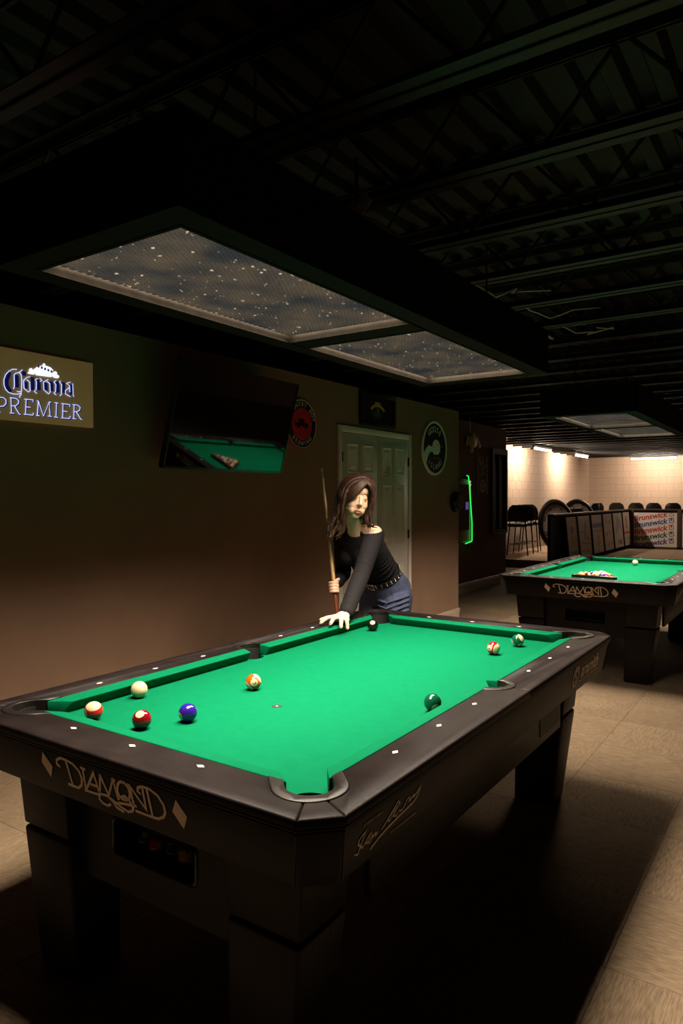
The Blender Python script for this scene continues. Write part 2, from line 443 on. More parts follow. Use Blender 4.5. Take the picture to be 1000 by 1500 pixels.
def make_rails():
    outer = [stadium(p['c'], p['ax'], p['ro'], .2, .5, 1.0) for p in pockets]
    def shape(poly, z0=RT-.024, z1=RT):
        m = MB().prism(poly, z0, z1).mesh('rail', M_rail); bevel(m, .006, 3, .6); return m
    g = .0008
    rails = []
    for sx in (-1, 1):
        for sy in (-1, 1):
            poly = [(sx*XI, sy*.0), (sx*XO, sy*.0), (sx*XO, sy*(YO-CH-g)), (sx*(XI-.012+g), sy*(YI-.012-g)), (sx*XI, sy*(YI-.03))]
            rails.append(boolean(shape(poly), outer))
    for sy in (-1, 1):
        poly = [(-XI+.03, sy*YI), (-(XI-.012-g), sy*(YI-.012+g)), (-(XO-CH-g), sy*YO), (XO-CH-g, sy*YO), (XI-.012-g, sy*(YI-.012+g)), (XI-.03, sy*YI)]
        rails.append(boolean(shape(poly), outer))
    caps = []
    for sx in (-1, 1):
        for sy in (-1, 1):
            poly = [(sx*XO, sy*(YO-CH)), (sx*(XO-CH), sy*YO), (sx*(XI-.012), sy*(YI-.012))]
            caps.append(boolean(shape(poly), outer))
    liners = []; boots = []
    for p in pockets:
        o = stadium(p['c'], p['ax'], p['ro']-.0012, p['bo'], BED-.01, RT+.0025)
        o.materials.append(M_liner); bevel(o, .004, 3, .6)
        inn = stadium(p['c'], p['ax'], p['rt'], .3, .5, 1.0)
        clip = MB()
        if p['corner']: clip.box(-XI, XI, -YI+.012, YI-.012, .5, 1).box(-XI+.012, XI-.012, -YI, YI, .5, 1)
        else: clip.box(-XI, XI, -YI, YI, .5, 1)
        if p['corner']:
            c1 = MB().box(-XI, XI, -YI, YI, .5, 1).mesh('c')
            liners.append(boolean(o, [inn, c1]))
        else: liners.append(boolean(o, [inn, clip.mesh('c')]))
        b = MB(); ax = Vector(p['ax']).normalized(); c = Vector(p['c'])-ax*.012
        prof = [(p['rt']+.006, 0), (p['rt']+.006, -.05), (p['rt']-.002, -.10), (p['rt']-.004, -.10), (p['rt']+.002, -.05), (p['rt']+.002, 0)]
        b.M = Matrix.Translation((c.x, c.y, BED+.028)); b.lathe([(0.001, -.13), (p['rt']-.01, -.12), (p['rt'], -.05), (p['rt'], 0), (p['rt']+.004, 0), (p['rt']+.004, -.05), (p['rt']-.006, -.125), (.001, -.135)], 24)
        # open towards the bed: drop the faces on the table side above the slate
        me = b.mesh('pocket_boot', M_black)
        bm = bmesh.new(); bm.from_mesh(me)
        kill = [f for f in bm.faces if f.calc_center_median().z > BED-.035 and (Vector(f.calc_center_median().xy)-c).dot(ax) < .012]
        bmesh.ops.delete(bm, geom=kill, context='FACES'); bm.to_mesh(me); bm.free()
        boots.append(me)
    return rails, caps, liners, boots

def make_bed():
    m = MB().box(-NX-.045, NX+.045, -NY-.045, NY+.045, BED-.026, BED).mesh('bed', M_cloth)
    cut = []
    for p in pockets:
        ax = Vector(p['ax']).normalized(); c = Vector(p['c'])-ax*(.012 if p['corner'] else .0)
        b = MB(); b.M = Matrix.Translation((c.x, c.y, 0)); b.lathe([(p['rt']+.001, .5), (p['rt']+.001, 1.0)], 28); cut.append(b.mesh('c'))
    return boolean(m, cut)

cush_me = make_cushions(); rail_me, cap_me, liner_me, boot_me = make_rails(); bed_me = make_bed()

def diamond_shape(mb, x, y, z, along, lx=.0135, wy=.008, t=.0008):
    d = [(lx, 0), (0, wy), (-lx, 0), (0, -wy)]
    if along == 'y': d = [(b, a) for a, b in d]
    mb.prism([(x+a, y+b) for a, b in d], z, z+t)

STR = {'corona_neon':[[[-0.1832,2.1153],[-0.2062,2.1129],[-0.2274,2.0998],[-0.246,2.0772],[-0.2551,2.0511],[-0.2554,2.0263],[-0.2469,2.0027],[-0.2288,1.9875],[-0.2025,1.9832],[-0.1757,1.9864],[-0.1622,1.9906]],[[-0.1525,2.1184],[-0.1662,2.1037],[-0.1905,2.0941],[-0.1986,2.084],[-0.1977,2.0239],[-0.2032,2.0092]],[[-0.1716,2.1004],[-0.1593,2.0921],[-0.1559,2.0647],[-0.1582,2.0037],[-0.1729,1.9979],[-0.1836,2.0006]],[[-0.1604,2.0009],[-0.1607,1.9832],[-0.1705,1.9744],[-0.1684,1.9671]],[[-0.1091,2.0875],[-0.1257,2.0816],[-0.145,2.0637],[-0.1439,2.0207],[-0.1184,2.0035],[-0.1072,2.0126]],[[-0.1258,2.0689],[-0.1105,2.0582],[-0.1089,2.0124]],[[-0.0633,2.0836],[-0.0786,2.0764],[-0.0714,2.066],[-0.0731,2.0246],[-0.085,2.0128],[-0.0699,2.0017]],[[-0.0503,2.087],[-0.039,2.0766],[-0.0505,2.0699]],[[-0.0004,2.0871],[-0.0294,2.0691],[-0.0276,2.0277],[0.0004,2.0076],[0.0122,2.0222]],[[-0.0087,2.0745],[0.0086,2.0663],[0.0105,2.0219]],[[0.0464,2.0883],[0.0333,2.0759],[0.0462,2.066],[0.0434,2.026],[0.0327,2.0178],[0.0473,2.008]],[[0.075,2.09],[0.0677,2.0805],[0.082,2.0707],[0.0802,2.0161],[0.0711,2.0055]],[[0.1387,2.0917],[0.1111,2.0799],[0.1324,2.0709],[0.1338,2.0344]],[[0.1323,2.0612],[0.1046,2.0389],[0.1056,2.0213],[0.136,2.0088]],[[0.1529,2.0855],[0.1546,2.0207],[0.1595,2.0116]],[[-0.2923,1.9567],[-0.2922,1.88]],[[-0.2993,1.8793],[-0.2758,1.8797]],[[-0.2984,1.9569],[-0.2578,1.9577],[-0.245,1.9473],[-0.2452,1.9284],[-0.2584,1.9131],[-0.2919,1.9076]],[[-0.2175,1.9604],[-0.2164,1.8815]],[[-0.2238,1.8818],[-0.201,1.8815]],[[-0.2228,1.9618],[-0.1878,1.9613],[-0.174,1.9503],[-0.1774,1.9348],[-0.1936,1.9215],[-0.2159,1.9201]],[[-0.199,1.9204],[-0.1727,1.8807],[-0.1652,1.8789]],[[-0.1424,1.9635],[-0.0911,1.9647],[-0.0929,1.9532]],[[-0.1326,1.9631],[-0.1369,1.8822]],[[-0.1342,1.9232],[-0.1077,1.9229]],[[-0.1456,1.8823],[-0.0938,1.8822],[-0.0903,1.8949]],[[-0.0704,1.963],[-0.0614,1.9629],[-0.068,1.8836]],[[-0.0747,1.883],[-0.0555,1.8827]],[[-0.0614,1.9629],[-0.0316,1.8829],[0.004,1.964],[0.0077,1.8866]],[[-0.0051,1.8865],[0.0171,1.8854]],[[0.004,1.964],[0.0145,1.9641]],[[0.0486,1.9636],[0.0447,1.8848]],[[0.0379,1.9646],[0.0593,1.9637]],[[0.0335,1.8848],[0.0566,1.8838]],[[0.0892,1.9627],[0.0859,1.8833]],[[0.0796,1.9638],[0.1336,1.9638],[0.1316,1.9512]],[[0.0869,1.923],[0.1166,1.9222]],[[0.0787,1.8837],[0.1309,1.8848],[0.1347,1.8986]],[[0.1602,1.965],[0.1574,1.8856]],[[0.1506,1.8871],[0.1705,1.8857]],[[0.1515,1.9663],[0.1864,1.9657],[0.2001,1.954],[0.1949,1.9371],[0.176,1.9275],[0.1585,1.9263]],[[0.1747,1.9263],[0.2032,1.8875],[0.212,1.8856]]],'corona_crown':[[[-0.0727,2.1009],[0.019,2.1034],[0.0209,2.1205],[0.0294,2.1428],[0.0138,2.1552],[-0.0065,2.1594],[-0.0238,2.1589],[-0.0438,2.1558],[-0.0637,2.1476],[-0.079,2.135],[-0.0725,2.1184]],[[-0.1188,2.103],[-0.1199,2.1095],[-0.1099,2.113],[-0.1131,2.1217],[-0.1097,2.1299],[-0.1002,2.1349],[-0.0947,2.1306],[-0.0976,2.123],[-0.0875,2.1255],[-0.0819,2.1315],[-0.0764,2.122],[-0.0788,2.1088],[-0.0867,2.102]],[[0.0261,2.1108],[0.0292,2.127],[0.0352,2.1331],[0.0423,2.1384],[0.0517,2.1345],[0.0528,2.1251],[0.0456,2.1188],[0.055,2.1138],[0.0646,2.1162],[0.0656,2.1057],[0.0513,2.1016],[0.0336,2.1034]],[[-0.0318,2.1587],[-0.0306,2.1661],[-0.0248,2.1723],[-0.0191,2.1679],[-0.018,2.1608]]],'corona_body':[[[-0.2222,2.0955],[-0.2384,2.0534],[-0.2388,2.0236],[-0.2182,1.9913]],[[-0.1825,2.0862],[-0.1817,2.0209]],[[-0.0925,2.0863],[-0.0922,2.017]],[[-0.1315,2.0579],[-0.1319,2.0222]],[[-0.0561,2.0784],[-0.055,2.0216]],[[-0.0133,2.0686],[-0.0138,2.0268]],[[0.0216,2.0786],[0.0222,2.026]],[[0.0583,2.0835],[0.0593,2.0227]],[[0.096,2.0833],[0.0959,2.0244]],[[0.1429,2.0787],[0.1447,2.0196]],[[-0.1527,2.1006],[-0.131,2.0987]]],'diamond':[[[-0.1753,0.715],[-0.1882,0.7201],[-0.1866,0.732],[-0.1676,0.7417],[-0.1426,0.7417],[-0.1146,0.7369],[-0.092,0.7224],[-0.0841,0.7027],[-0.0899,0.6829],[-0.1052,0.6715],[-0.1297,0.6705],[-0.1509,0.6717]],[[-0.1448,0.7408],[-0.1303,0.6734]],[[-0.0836,0.7341],[-0.0633,0.733]],[[-0.0741,0.7328],[-0.0737,0.673]],[[-0.0737,0.673],[-0.0299,0.7315],[-0.0162,0.6774]],[[-0.0517,0.6961],[-0.0225,0.6957]],[[-0.0025,0.7306],[-0.0162,0.6774]],[[-0.007,0.7308],[0.0027,0.7305]],[[-0.0025,0.7306],[0.0214,0.6832],[0.0474,0.7307],[0.0593,0.6793]],[[0.0423,0.7312],[0.0562,0.7307]],[[0.0939,0.7332],[0.0785,0.7338],[0.0661,0.7247],[0.0596,0.7089],[0.0632,0.6933],[0.0749,0.686],[0.0903,0.6869],[0.1025,0.6948],[0.1075,0.7081],[0.1053,0.7238],[0.0939,0.7332]],[[0.0731,0.6917],[0.0873,0.6972],[0.0994,0.6908],[0.1084,0.6821]],[[0.1102,0.7322],[0.1174,0.6791]],[[0.103,0.7321],[0.1151,0.7317]],[[0.1102,0.7322],[0.1619,0.6816],[0.1596,0.7386]],[[0.1265,0.6806],[0.112,0.6802]],[[0.1506,0.7193],[0.14,0.7232],[0.1425,0.7333],[0.1596,0.7405],[0.1857,0.7408],[0.214,0.7299],[0.2295,0.7104],[0.2316,0.6915],[0.2219,0.6774],[0.2021,0.6683],[0.1792,0.667],[0.1203,0.667]],[[0.1753,0.7383],[0.1832,0.6673]],[[-0.0791,0.6717],[-0.0176,0.6737],[-0.0204,0.6613],[-0.0081,0.653],[0.0113,0.6516],[0.0236,0.6588]],[[-0.0136,0.6781],[0.0149,0.6796],[0.0339,0.6697],[0.0464,0.6563],[0.0726,0.6506]],[[0.0277,0.6756],[0.0591,0.6636],[0.0899,0.6559],[0.1082,0.663],[0.1144,0.6755],[0.1023,0.6777],[0.0529,0.6703]]],'diamond_marks':[[[-0.2486,0.7417],[-0.2119,0.707],[-0.2273,0.6731],[-0.2605,0.7099]],[[0.2758,0.7365],[0.3065,0.7014],[0.2892,0.6664],[0.2581,0.7022]]],'sig':[[[-1.0561,0.6724],[-1.0409,0.6665],[-1.0176,0.7127],[-1.0428,0.701],[-1.0447,0.6914],[-1.0235,0.6742],[-1.0149,0.6821],[-1.0038,0.6765],[-0.9918,0.6992],[-1.0098,0.6874],[-1.011,0.6794],[-0.9938,0.6734],[-0.9857,0.6882],[-0.9837,0.682],[-0.9722,0.6881],[-0.9694,0.6805],[-0.9611,0.6858]],[[-0.9442,0.6845],[-0.8807,0.7281],[-0.8716,0.7192],[-0.9031,0.7083],[-0.9206,0.6973],[-0.9119,0.6905],[-0.8762,0.7174],[-0.8942,0.696],[-0.8807,0.6908],[-0.867,0.7004],[-0.8578,0.6947],[-0.8462,0.7006],[-0.8344,0.7148],[-0.8225,0.7174],[-0.8201,0.7049],[-0.8007,0.7143],[-0.7982,0.7064],[-0.7809,0.7167],[-0.7658,0.7294],[-0.7759,0.7174]],[[-0.9858,0.655],[-0.9548,0.667],[-0.9119,0.6772],[-0.8578,0.6855],[-0.8006,0.6927],[-0.7808,0.7001],[-0.7683,0.7207]]]}
LOGO_C = 0.021

def ap_fn(sy):
    # end apron plane: leans in slightly towards the bottom
    def fn(u, v, h):
        k = (.750-v)/.122
        return (u if sy < 0 else -u, sy*(1.1815-.021*k+.0008+h), v)
    return fn
def aside_fn(sx):
    def fn(u, v, h):
        k = (.750-v)/.122
        return (sx*(.6795-.021*k+.0008+h), u if sx > 0 else -u, v)
    return fn

def make_table(loc, label, logo_sides=(1,)):
    t = empty('pool_table', loc, 0, label, 'pool table')
    bed = link('bed', bed_me, t); bed['label'] = 'green cloth playing surface'
    for m in cush_me: link('cushion', m, t)
    for m in rail_me: link('rail', m, t)
    for m in cap_me: link('corner_cap', m, t)
    for m in liner_me: link('pocket_liner', m, t)
    for m in boot_me: link('pocket_boot', m, t)
    # sights
    d = .0937; s = PL/8
    for sx in (-1, 1):
        for k in (-3, -2, -1, 1, 2, 3):
            mb = MB(); diamond_shape(mb, sx*(NX+d), k*s, RT-.0002, 'y'); mb.build('sight', M_sight, t)
    for sy in (-1, 1):
        for k in (-1, 0, 1):
            mb = MB(); diamond_shape(mb, k*s, sy*(NY+d), RT-.0002, 'x'); mb.build('sight', M_sight, t)
    # spots on the cloth
    for sy in (-1,):
        mb = MB(); mb.M = Matrix.Translation((0, sy*PL/4, BED)); mb.lathe([(.001, .0006), (.0165, .0006), (.0168, 0)], 24); sp = mb.build('spot', M_black, t)
        mb = MB(); mb.M = Matrix.Translation((0, sy*PL/4, BED+.0006)); mb.lathe([(.0005, .0004), (.0038, .0004), (.0039, 0)], 10); mb.build('spot_centre', M_sight, sp)
    # rail lip below the rail top, then the apron, both chamfered at the corners
    def octo(ix, iy, c): return [(ix, -iy+c), (ix, iy-c), (ix-c, iy), (-ix+c, iy), (-ix, iy-c), (-ix, -iy+c), (-ix+c, -iy), (ix-c, -iy)]
    def ringloft(levels, name, m, bev=.0015):
        mb = MB(); vs = []; fs = []
        for (off, z) in levels: vs += [(x, y, z) for x, y in octo(XO-off, YO-off, CH-off*.4)]
        n = len(levels)
        for i in range(n):
            j = (i+1) % n
            for k in range(8): fs.append((8*i+k, 8*i+(k+1) % 8, 8*j+(k+1) % 8, 8*j+k))
        mb.add(vs, fs); o = mb.build(name, m, t); bevel(o.data, bev, 2, .3); return o
    ringloft([(.003, RT-.0245), (.06, RT-.0245), (.06, .752), (.014, .752), (.003, .757)], 'rail_lip', M_body)
    ringloft([(.0105, .750), (.0315, .628), (.06, .628), (.06, .750)], 'apron', M_body)
    # grooves of the corner castings on the apron
    for sx in (-1, 1):
        for sy in (-1, 1):
            for (ax_, ay_) in ((XO, YO-CH), (XO-CH, YO)):
                mb = MB()
                k0 = .9885; 
                p0 = Vector((sx*(ax_-.0095), sy*(ay_-.0095), BED+.006)); p1 = Vector((sx*(ax_-.030), sy*(ay_-.030), .628))
                mb.tube([p0, p1], .0022, 6)
                mb.build('corner_seam', M_black, t)
    # cabinet
    cab = MB()
    cab.box(.53, .55, -.80, .80, .415, .70).box(-.55, -.53, -.80, .80, .415, .70).box(-.53, .53, -.95, .95, .66, .715)
    co = cab.build('cabinet', M_body, t); bevel(co.data, .003, 1)
    for sy in (-1, 1):
        e = MB(); y0, y1 = sorted((sy*1.005, sy*1.03))
        wx, wz0, wz1 = .165, .430, .535
        if sy < 0:
            e.box(-.44, -wx, y0, y1, .33, .70).box(wx, .44, y0, y1, .33, .70).box(-wx, wx, y0, y1, wz1, .70).box(-wx, wx, y0, y1, .33, wz0)
        else: e.box(-.44, .44, y0, y1, .33, .70)
        eo = e.build('end_panel', M_body, t)
        if sy < 0:
            f = MB()
            cpts = []
            for (cx, cz, a0) in ((wx-.02, wz1-.02, 0), (-wx+.02, wz1-.02, 90), (-wx+.02, wz0+.02, 180), (wx-.02, wz0+.02, 270)):
                for q in range(5):
                    a = math.radians(a0+q*22.5); cpts.append((cx+.02*math.cos(a), -1.031, cz+.02*math.sin(a)))
            f.tube(cpts, .005, 6, closed=True); f.build('window_trim', M_blackgloss, eo)
            tr_ = MB().box(-wx-.01, wx+.01, -1.004, -.86, wz0-.022, wz0-.008).box(-wx-.01, wx+.01, -.87, -.855, wz0-.022, wz1+.02).box(-wx-.012, -wx-.002, -1.004, -.86, wz0-.02, wz1+.02).box(wx+.002, wx+.012, -1.004, -.86, wz0-.02, wz1+.02)
            tr_.build('ball_tray', M_black, t)
    # side coin panel details on the far right of the long side
    MB().box(.5502, .552, .52, .78, .45, .60).build('side_hatch', M_body, t)
    for yy in (.60, .66): 
        mb = MB(); mb.M = Matrix.Translation((.552, yy, .545)) @ Matrix.Rotation(PI/2, 4, 'Y'); mb.lathe([(.0005, .003), (.009, .003), (.010, 0)], 14); mb.build('lock', M_black, t)
    # legs: upper block and tapered foot
    for sx in (-1, 1):
        for sy in (-1, 1):
            def rect(x0, x1, y0, y1, z): 
                q = [(x0, y0), (x1, y0), (x1, y1), (x0, y1)]
                return [(sx*a, sy*b, z) for a, b in q]
            mb = MB().hexa(rect(.315, .535, .885, 1.075, .437), rect(.32, .56, .88, 1.09, .70))
            lg = mb.build('leg', M_body, t); bevel(lg.data, .006, 2)
            mb = MB().hexa(rect(.300, .484, .900, 1.058, 0.0), rect(.312, .537, .883, 1.077, .430))
            ft = mb.build('lower_leg', M_body, lg); bevel(ft.data, .012, 2)
            for yy in (.95, 1.02):
                mb = MB(); mb.M = Matrix.Translation((sx*.534, sy*yy, .405)) @ Matrix.Rotation(sx*PI/2, 4, 'Y'); mb.lathe([(.0005, .002), (.007, .002), (.008, 0)], 10); mb.build('bolt_cap', M_black, ft)
    # logos
    fn = ap_fn(-1)
    mb = MB()
    for s_ in STR['diamond']: mb.ribbon([(x-LOGO_C, z) for x, z in s_], .0072, fn)
    mb.build('logo_lettering', M_logo, t)
    for s_ in STR['diamond_marks']:
        mb = MB(); q = [(x-LOGO_C, z) for x, z in s_]; n = 4
        mb.add([fn(x, z, .001) for x, z in q]+[fn(x, z, 0) for x, z in q], [(0, 1, 2, 3)]+[(i, 4+i, 4+(i+1) % 4, (i+1) % 4) for i in range(4)]); mb.build('diamond_mark', M_logo, t)
    # signature plate on the long apron
    for sx in (1, -1):
        fs_ = aside_fn(sx)
        mb = MB()
        for i, s_ in enumerate(STR['sig']): mb.ribbon(s_, .0042 if i < 2 else .0060, fs_)
        mb.build('signature', M_sig, t)
        mb = MB()
        for (u0, u1, v) in ((-1.033, -.955, .7295), (-.898, -.780, .6565)):
            u = u0
            while u < u1:
                du = random.choice((.006, .009, .011)); mb.ribbon([(u, v), (u+du*.8, v)], .007, fs_); u += du+.002
        mb.build('small_print', M_sigdim, t)['kind'] = 'stuff'
        mb = MB(); cx, cz = .600, .700
        ring = [(cx+.036*math.cos(a), cz+.040*math.sin(a)) for a in [2*PI*k/28 for k in range(29)]]
        mb.ribbon(ring, .010, fs_)
        mb.ribbon([(cx+.012, cz+.022), (cx-.006, cz+.026), (cx-.014, cz+.010), (cx+.010, cz-.008), (cx+.006, cz-.024), (cx-.012, cz-.022)], .008, fs_)
        vs, f2 = textmesh('aramith', .088, 0, .0015)
        mb.add([fs_(.815+(x if sx > 0 else -x)*1.02, .707+y, .001) for x, y in vs], f2)
        mb.ribbon([(.66, .668), (.955, .668)], .004, fs_)
        mb.build('maker_emblem', M_sig, t)
    return t
T1 = make_table((0, 0, 0), 'large black pool table with green cloth in the foreground, balls scattered over it')
T2 = make_table((-.045, 4.45, 0), 'black pool table further back with racked balls, near the poster barrier')

# ------------------------------------------------------------------ balls
BR = .0286
CREAM = (0.46, 0.38, 0.225)
def ball_material(name, col, stripe):
    m = bpy.data.materials.new(name); m.use_nodes = True; nt = m.node_tree; N = nt.nodes; L = nt.links
    b = N['Principled BSDF']; b.inputs['Roughness'].default_value = .08; b.inputs['Specular IOR Level'].default_value = .6
    tc = N.new('ShaderNodeTexCoord'); sp = N.new('ShaderNodeSeparateXYZ'); L.new(tc.outputs['Object'], sp.inputs[0])
    def cmp_(sock, thr):
        a = N.new('ShaderNodeMath'); a.operation = 'ABSOLUTE'; L.new(sock, a.inputs[0])
        g = N.new('ShaderNodeMath'); g.operation = 'GREATER_THAN'; L.new(a.outputs[0], g.inputs[0]); g.inputs[1].default_value = thr; return g.outputs[0]
    k = cmp_(sp.outputs[2], BR*.885)
    if stripe:
        k2 = cmp_(sp.outputs[1], BR*.60); mx = N.new('ShaderNodeMath'); mx.operation = 'MAXIMUM'; L.new(k, mx.inputs[0]); L.new(k2, mx.inputs[1]); k = mx.outputs[0]
    mix = N.new('ShaderNodeMix'); mix.data_type = 'RGBA'; mix.inputs[6].default_value = (*col, 1); mix.inputs[7].default_value = (*CREAM, 1); L.new(k, mix.inputs[0]); L.new(mix.outputs[2], b.inputs['Base Color'])
    return m
BC = {1: (.60, .30, .012), 2: (.030, .012, .26), 3: (.62, .015, .012), 4: (.10, .02, .22), 5: (.55, .10, .006), 6: (.004, .085, .038), 7: (.20, .004, .008), 8: (.006, .006, .007)}
for k in range(9, 16): BC[k] = BC[k-8]
BC[11] = (.55, .012, .012); BC[15] = (.36, .006, .012); BC[13] = (.52, .095, .004); BC[14] = (.004, .10, .05)
for k in BC: BC[k] = tuple(c/1.5 for c in BC[k])
NM = {1: 'yellow', 2: 'dark blue', 3: 'red', 4: 'purple', 5: 'orange', 6: 'dark green', 7: 'maroon', 8: 'black'}
sph = MB().ellipsoid((0, 0, 0), (BR, BR, BR), 32, 20)
_bm = {}
def ball_meshes(n):
    if n in _bm: return _bm[n]
    if n == 0:
        m = mat('cue_ball', CREAM, .08, spec=.6)
        mb = MB(); mb.v = list(sph.v); mb.f = sph.f; mb.mi = sph.mi
        _bm[n] = (mb.mesh('ball', m, smooth=True, merge=1e-6), None, None); return _bm[n]
    m = ball_material('ball_%d' % n, BC[n], n > 8)
    mb = MB(); mb.v = list(sph.v); mb.f = sph.f; mb.mi = sph.mi
    me = mb.mesh('ball', m, smooth=True, merge=1e-6)
    ink = mat('ball_ink', (.01, .01, .01), .15)
    t = MB(); R2 = BR*1.004
    def on(x, y, sgn=1):
        d = Vector((x, y, sgn*math.sqrt(max(1e-6, R2*R2-x*x-y*y)))); return d
    puttext(t, str(n), .019 if n < 10 else .0155, lambda x, y: on(x, y), 0, .0004, .95)
    puttext(t, str(n), .019 if n < 10 else .0155, lambda x, y: on(-x, y, -1), 0, .0004, .95)
    _bm[n] = (me, t.mesh('number', ink, recalc=False), None); return _bm[n]
def ball(n, loc, num=(0, 0, 1), cap=(0, 1, 0), label='', group=None, frame='cam', name=None):
    me, num_me, _ = ball_meshes(n)
    nm = name or ('cue_ball' if n == 0 else ('striped_ball' if n > 8 else 'solid_ball'))
    o = link(nm, me, None, loc=loc)
    view = (Vector(loc)-Vector(camo.location)).normalized() if frame == 'cam' else None
    def w(d):
        if frame != 'cam': return Vector(d).normalized()
        r = view.cross(Vector((0, 0, 1))).normalized(); u = r.cross(view)
        return (r*d[0]+u*d[1]-view*d[2]).normalized()
    Z = w(num); Y = w(cap); Y = (Y-Z*Y.dot(Z)).normalized(); X = Y.cross(Z)
    o.rotation_mode = 'QUATERNION'; o.rotation_quaternion = Matrix((X, Y, Z)).transposed().to_quaternion()
    if num_me: link('number', num_me, o)
    setp(o, label, 'ball', group); return o
zb = BED+BR
G1 = 'balls lying on the near pool table'
b0 = ball(0, (-.462, -.690, zb), label='cream cue ball beside the left cushion of the near table', group=G1)
mb = MB(); vs = []
for k in range(10): vs.append(Vector((.0026*math.cos(2*PI*k/10), .0026*math.sin(2*PI*k/10), BR*1.003)))
mb.add(vs, [tuple(range(10))]); 
dq = Matrix(((camR.x, camU.x, -camF.x), (camR.y, camU.y, -camF.y), (camR.z, camU.z, -camF.z))).to_quaternion()
b0.rotation_quaternion = Vector((0, 0, 1)).rotation_difference((camR*-.30+camU*-.52-camF*.8).normalized())
link('dot', mb.mesh('dot', mat('cue_dot', (.03, .015, .015), .2), recalc=False), b0)
ball(11, (-.388, -.930, zb), (-.93, -.25, .25), (.12, .80, .58), 'red striped ball showing its cream cap, near the front left pocket', G1)
ball(7, (-.193, -.904, zb), (-.2, .62, .76), (.15, .85, -.5), 'maroon solid 7 ball in front of the cue ball', G1)
ball(2, (-.127, -.780, zb), (-.88, -.38, .3), (0, 1, 0), 'dark blue solid 2 ball on the near table', G1)
ball(13, (-.198, -.394, zb), (.1, -.08, .98), (.72, .62, .1), 'orange striped 13 ball left of the black spot', G1)
ball(6, (.454, -.260, zb), (.35, -.62, .68), (0, .8, .6), 'dark green solid 6 ball close to the right cushion', G1)
ball(15, (.307, .623, zb), (-.62, .02, .78), (.68, -.22, .62), 'maroon striped ball with round number beside the green striped ball', G1)
ball(14, (.337, .845, zb), (.40, -.80, .45), (.78, .52, .25), 'green striped ball close to the far cushion of the near table', G1)
ball(8, (-.423, .796, zb), (-.05, .55, .82), (.1, .8, -.5), 'black 8 ball by the far left pocket next to the hand', G1)
# ball return window of the near table
GR = 'balls in the return window of the near table'
wz = .430-.008+BR+.0005
for n, x, y in ((4, -.115, -.955), (3, -.055, -.962), (10, .005, -.955), (9, .062, -.96), (5, .122, -.952)):
    ball(n, (x, y, wz), (random.uniform(-.6, .6), random.uniform(-.2, .6), .8), (0, 1, .2), {4: 'purple ball at the left end of the ball return window', 3: 'red ball second from left in the ball return window', 10: 'blue striped ball in the middle of the ball return window', 9: 'yellow striped ball second from right in the return window', 5: 'orange ball at the right end of the ball return window'}[n], GR)
# racked balls on the far table
GK = 'balls racked on the far table'
rx, ry = -.052, 4.45-.5017
order = [1, 9, 2, 10, 8, 3, 11, 7, 14, 4, 0, 7, 5, 12, 13]
order = [1, 11, 3, 6, 8, 10, 15, 2, 9, 14, 9, 7, 1, 4, 5]
order = [1, 11, 3, 6, 8, 10, 15, 2, 14, 12, 9, 7, 13, 4, 5]
pos = ('apex', 'second row', 'third row', 'fourth row', 'front row')
i = 0
for rI in range(5):
    for c in range(rI+1):
        n = order[i]; i += 1
        x = rx+(c-rI/2)*(2*BR+.0004); y = ry-rI*(2*BR+.0004)*math.sqrt(3)/2
        kind = ('%s striped' % NM[n-8]) if n > 8 else NM[n]
        where = ('at the apex' if rI == 0 else '%s, %s' % (pos[rI], ('left end' if c == 0 else 'right end' if c == rI else ('', 'second', 'third', 'fourth')[c]+' from left')))
        ball(n, (x, y, zb), (random.uniform(-1, 1), random.uniform(-.3, 1), random.uniform(.2, 1)), (random.uniform(-1, 1), random.uniform(-1, 1), .3), '%s ball of the far rack, %s' % (kind, where), GK)
ball(0, (-.0255, 5.196, zb), label='white cue ball alone at the far end of the back table')
# rack
rk = empty('ball_rack', (rx, ry, BED), 0, 'black triangular ball rack around the balls on the far table', 'rack')
S = 2*BR+.0004; tri = [Vector((0, .0572+.004)), Vector((-(2*S+.0500), -(4*S*.866+BR+.0015))), Vector((2*S+.0500, -(4*S*.866+BR+.0015)))]
for a, b in ((0, 1), (1, 2), (2, 0)):
    p, q = tri[a], tri[b]; d = (q-p).normalized(); n = Vector((d.y, -d.x))
    cen = (tri[0]+tri[1]+tri[2])/3
    if (cen-p).dot(n) > 0: n = -n
    w = .016
    poly = [p+n*.0005-d*.006, q+n*.0005+d*.006, q+n*w+d*.014, p+n*w-d*.014]
    o = MB().prism([(v.x, v.y) for v in poly], 0.001, .036).build('rack_side', M_blackgloss, rk); bevel(o.data, .003, 2)

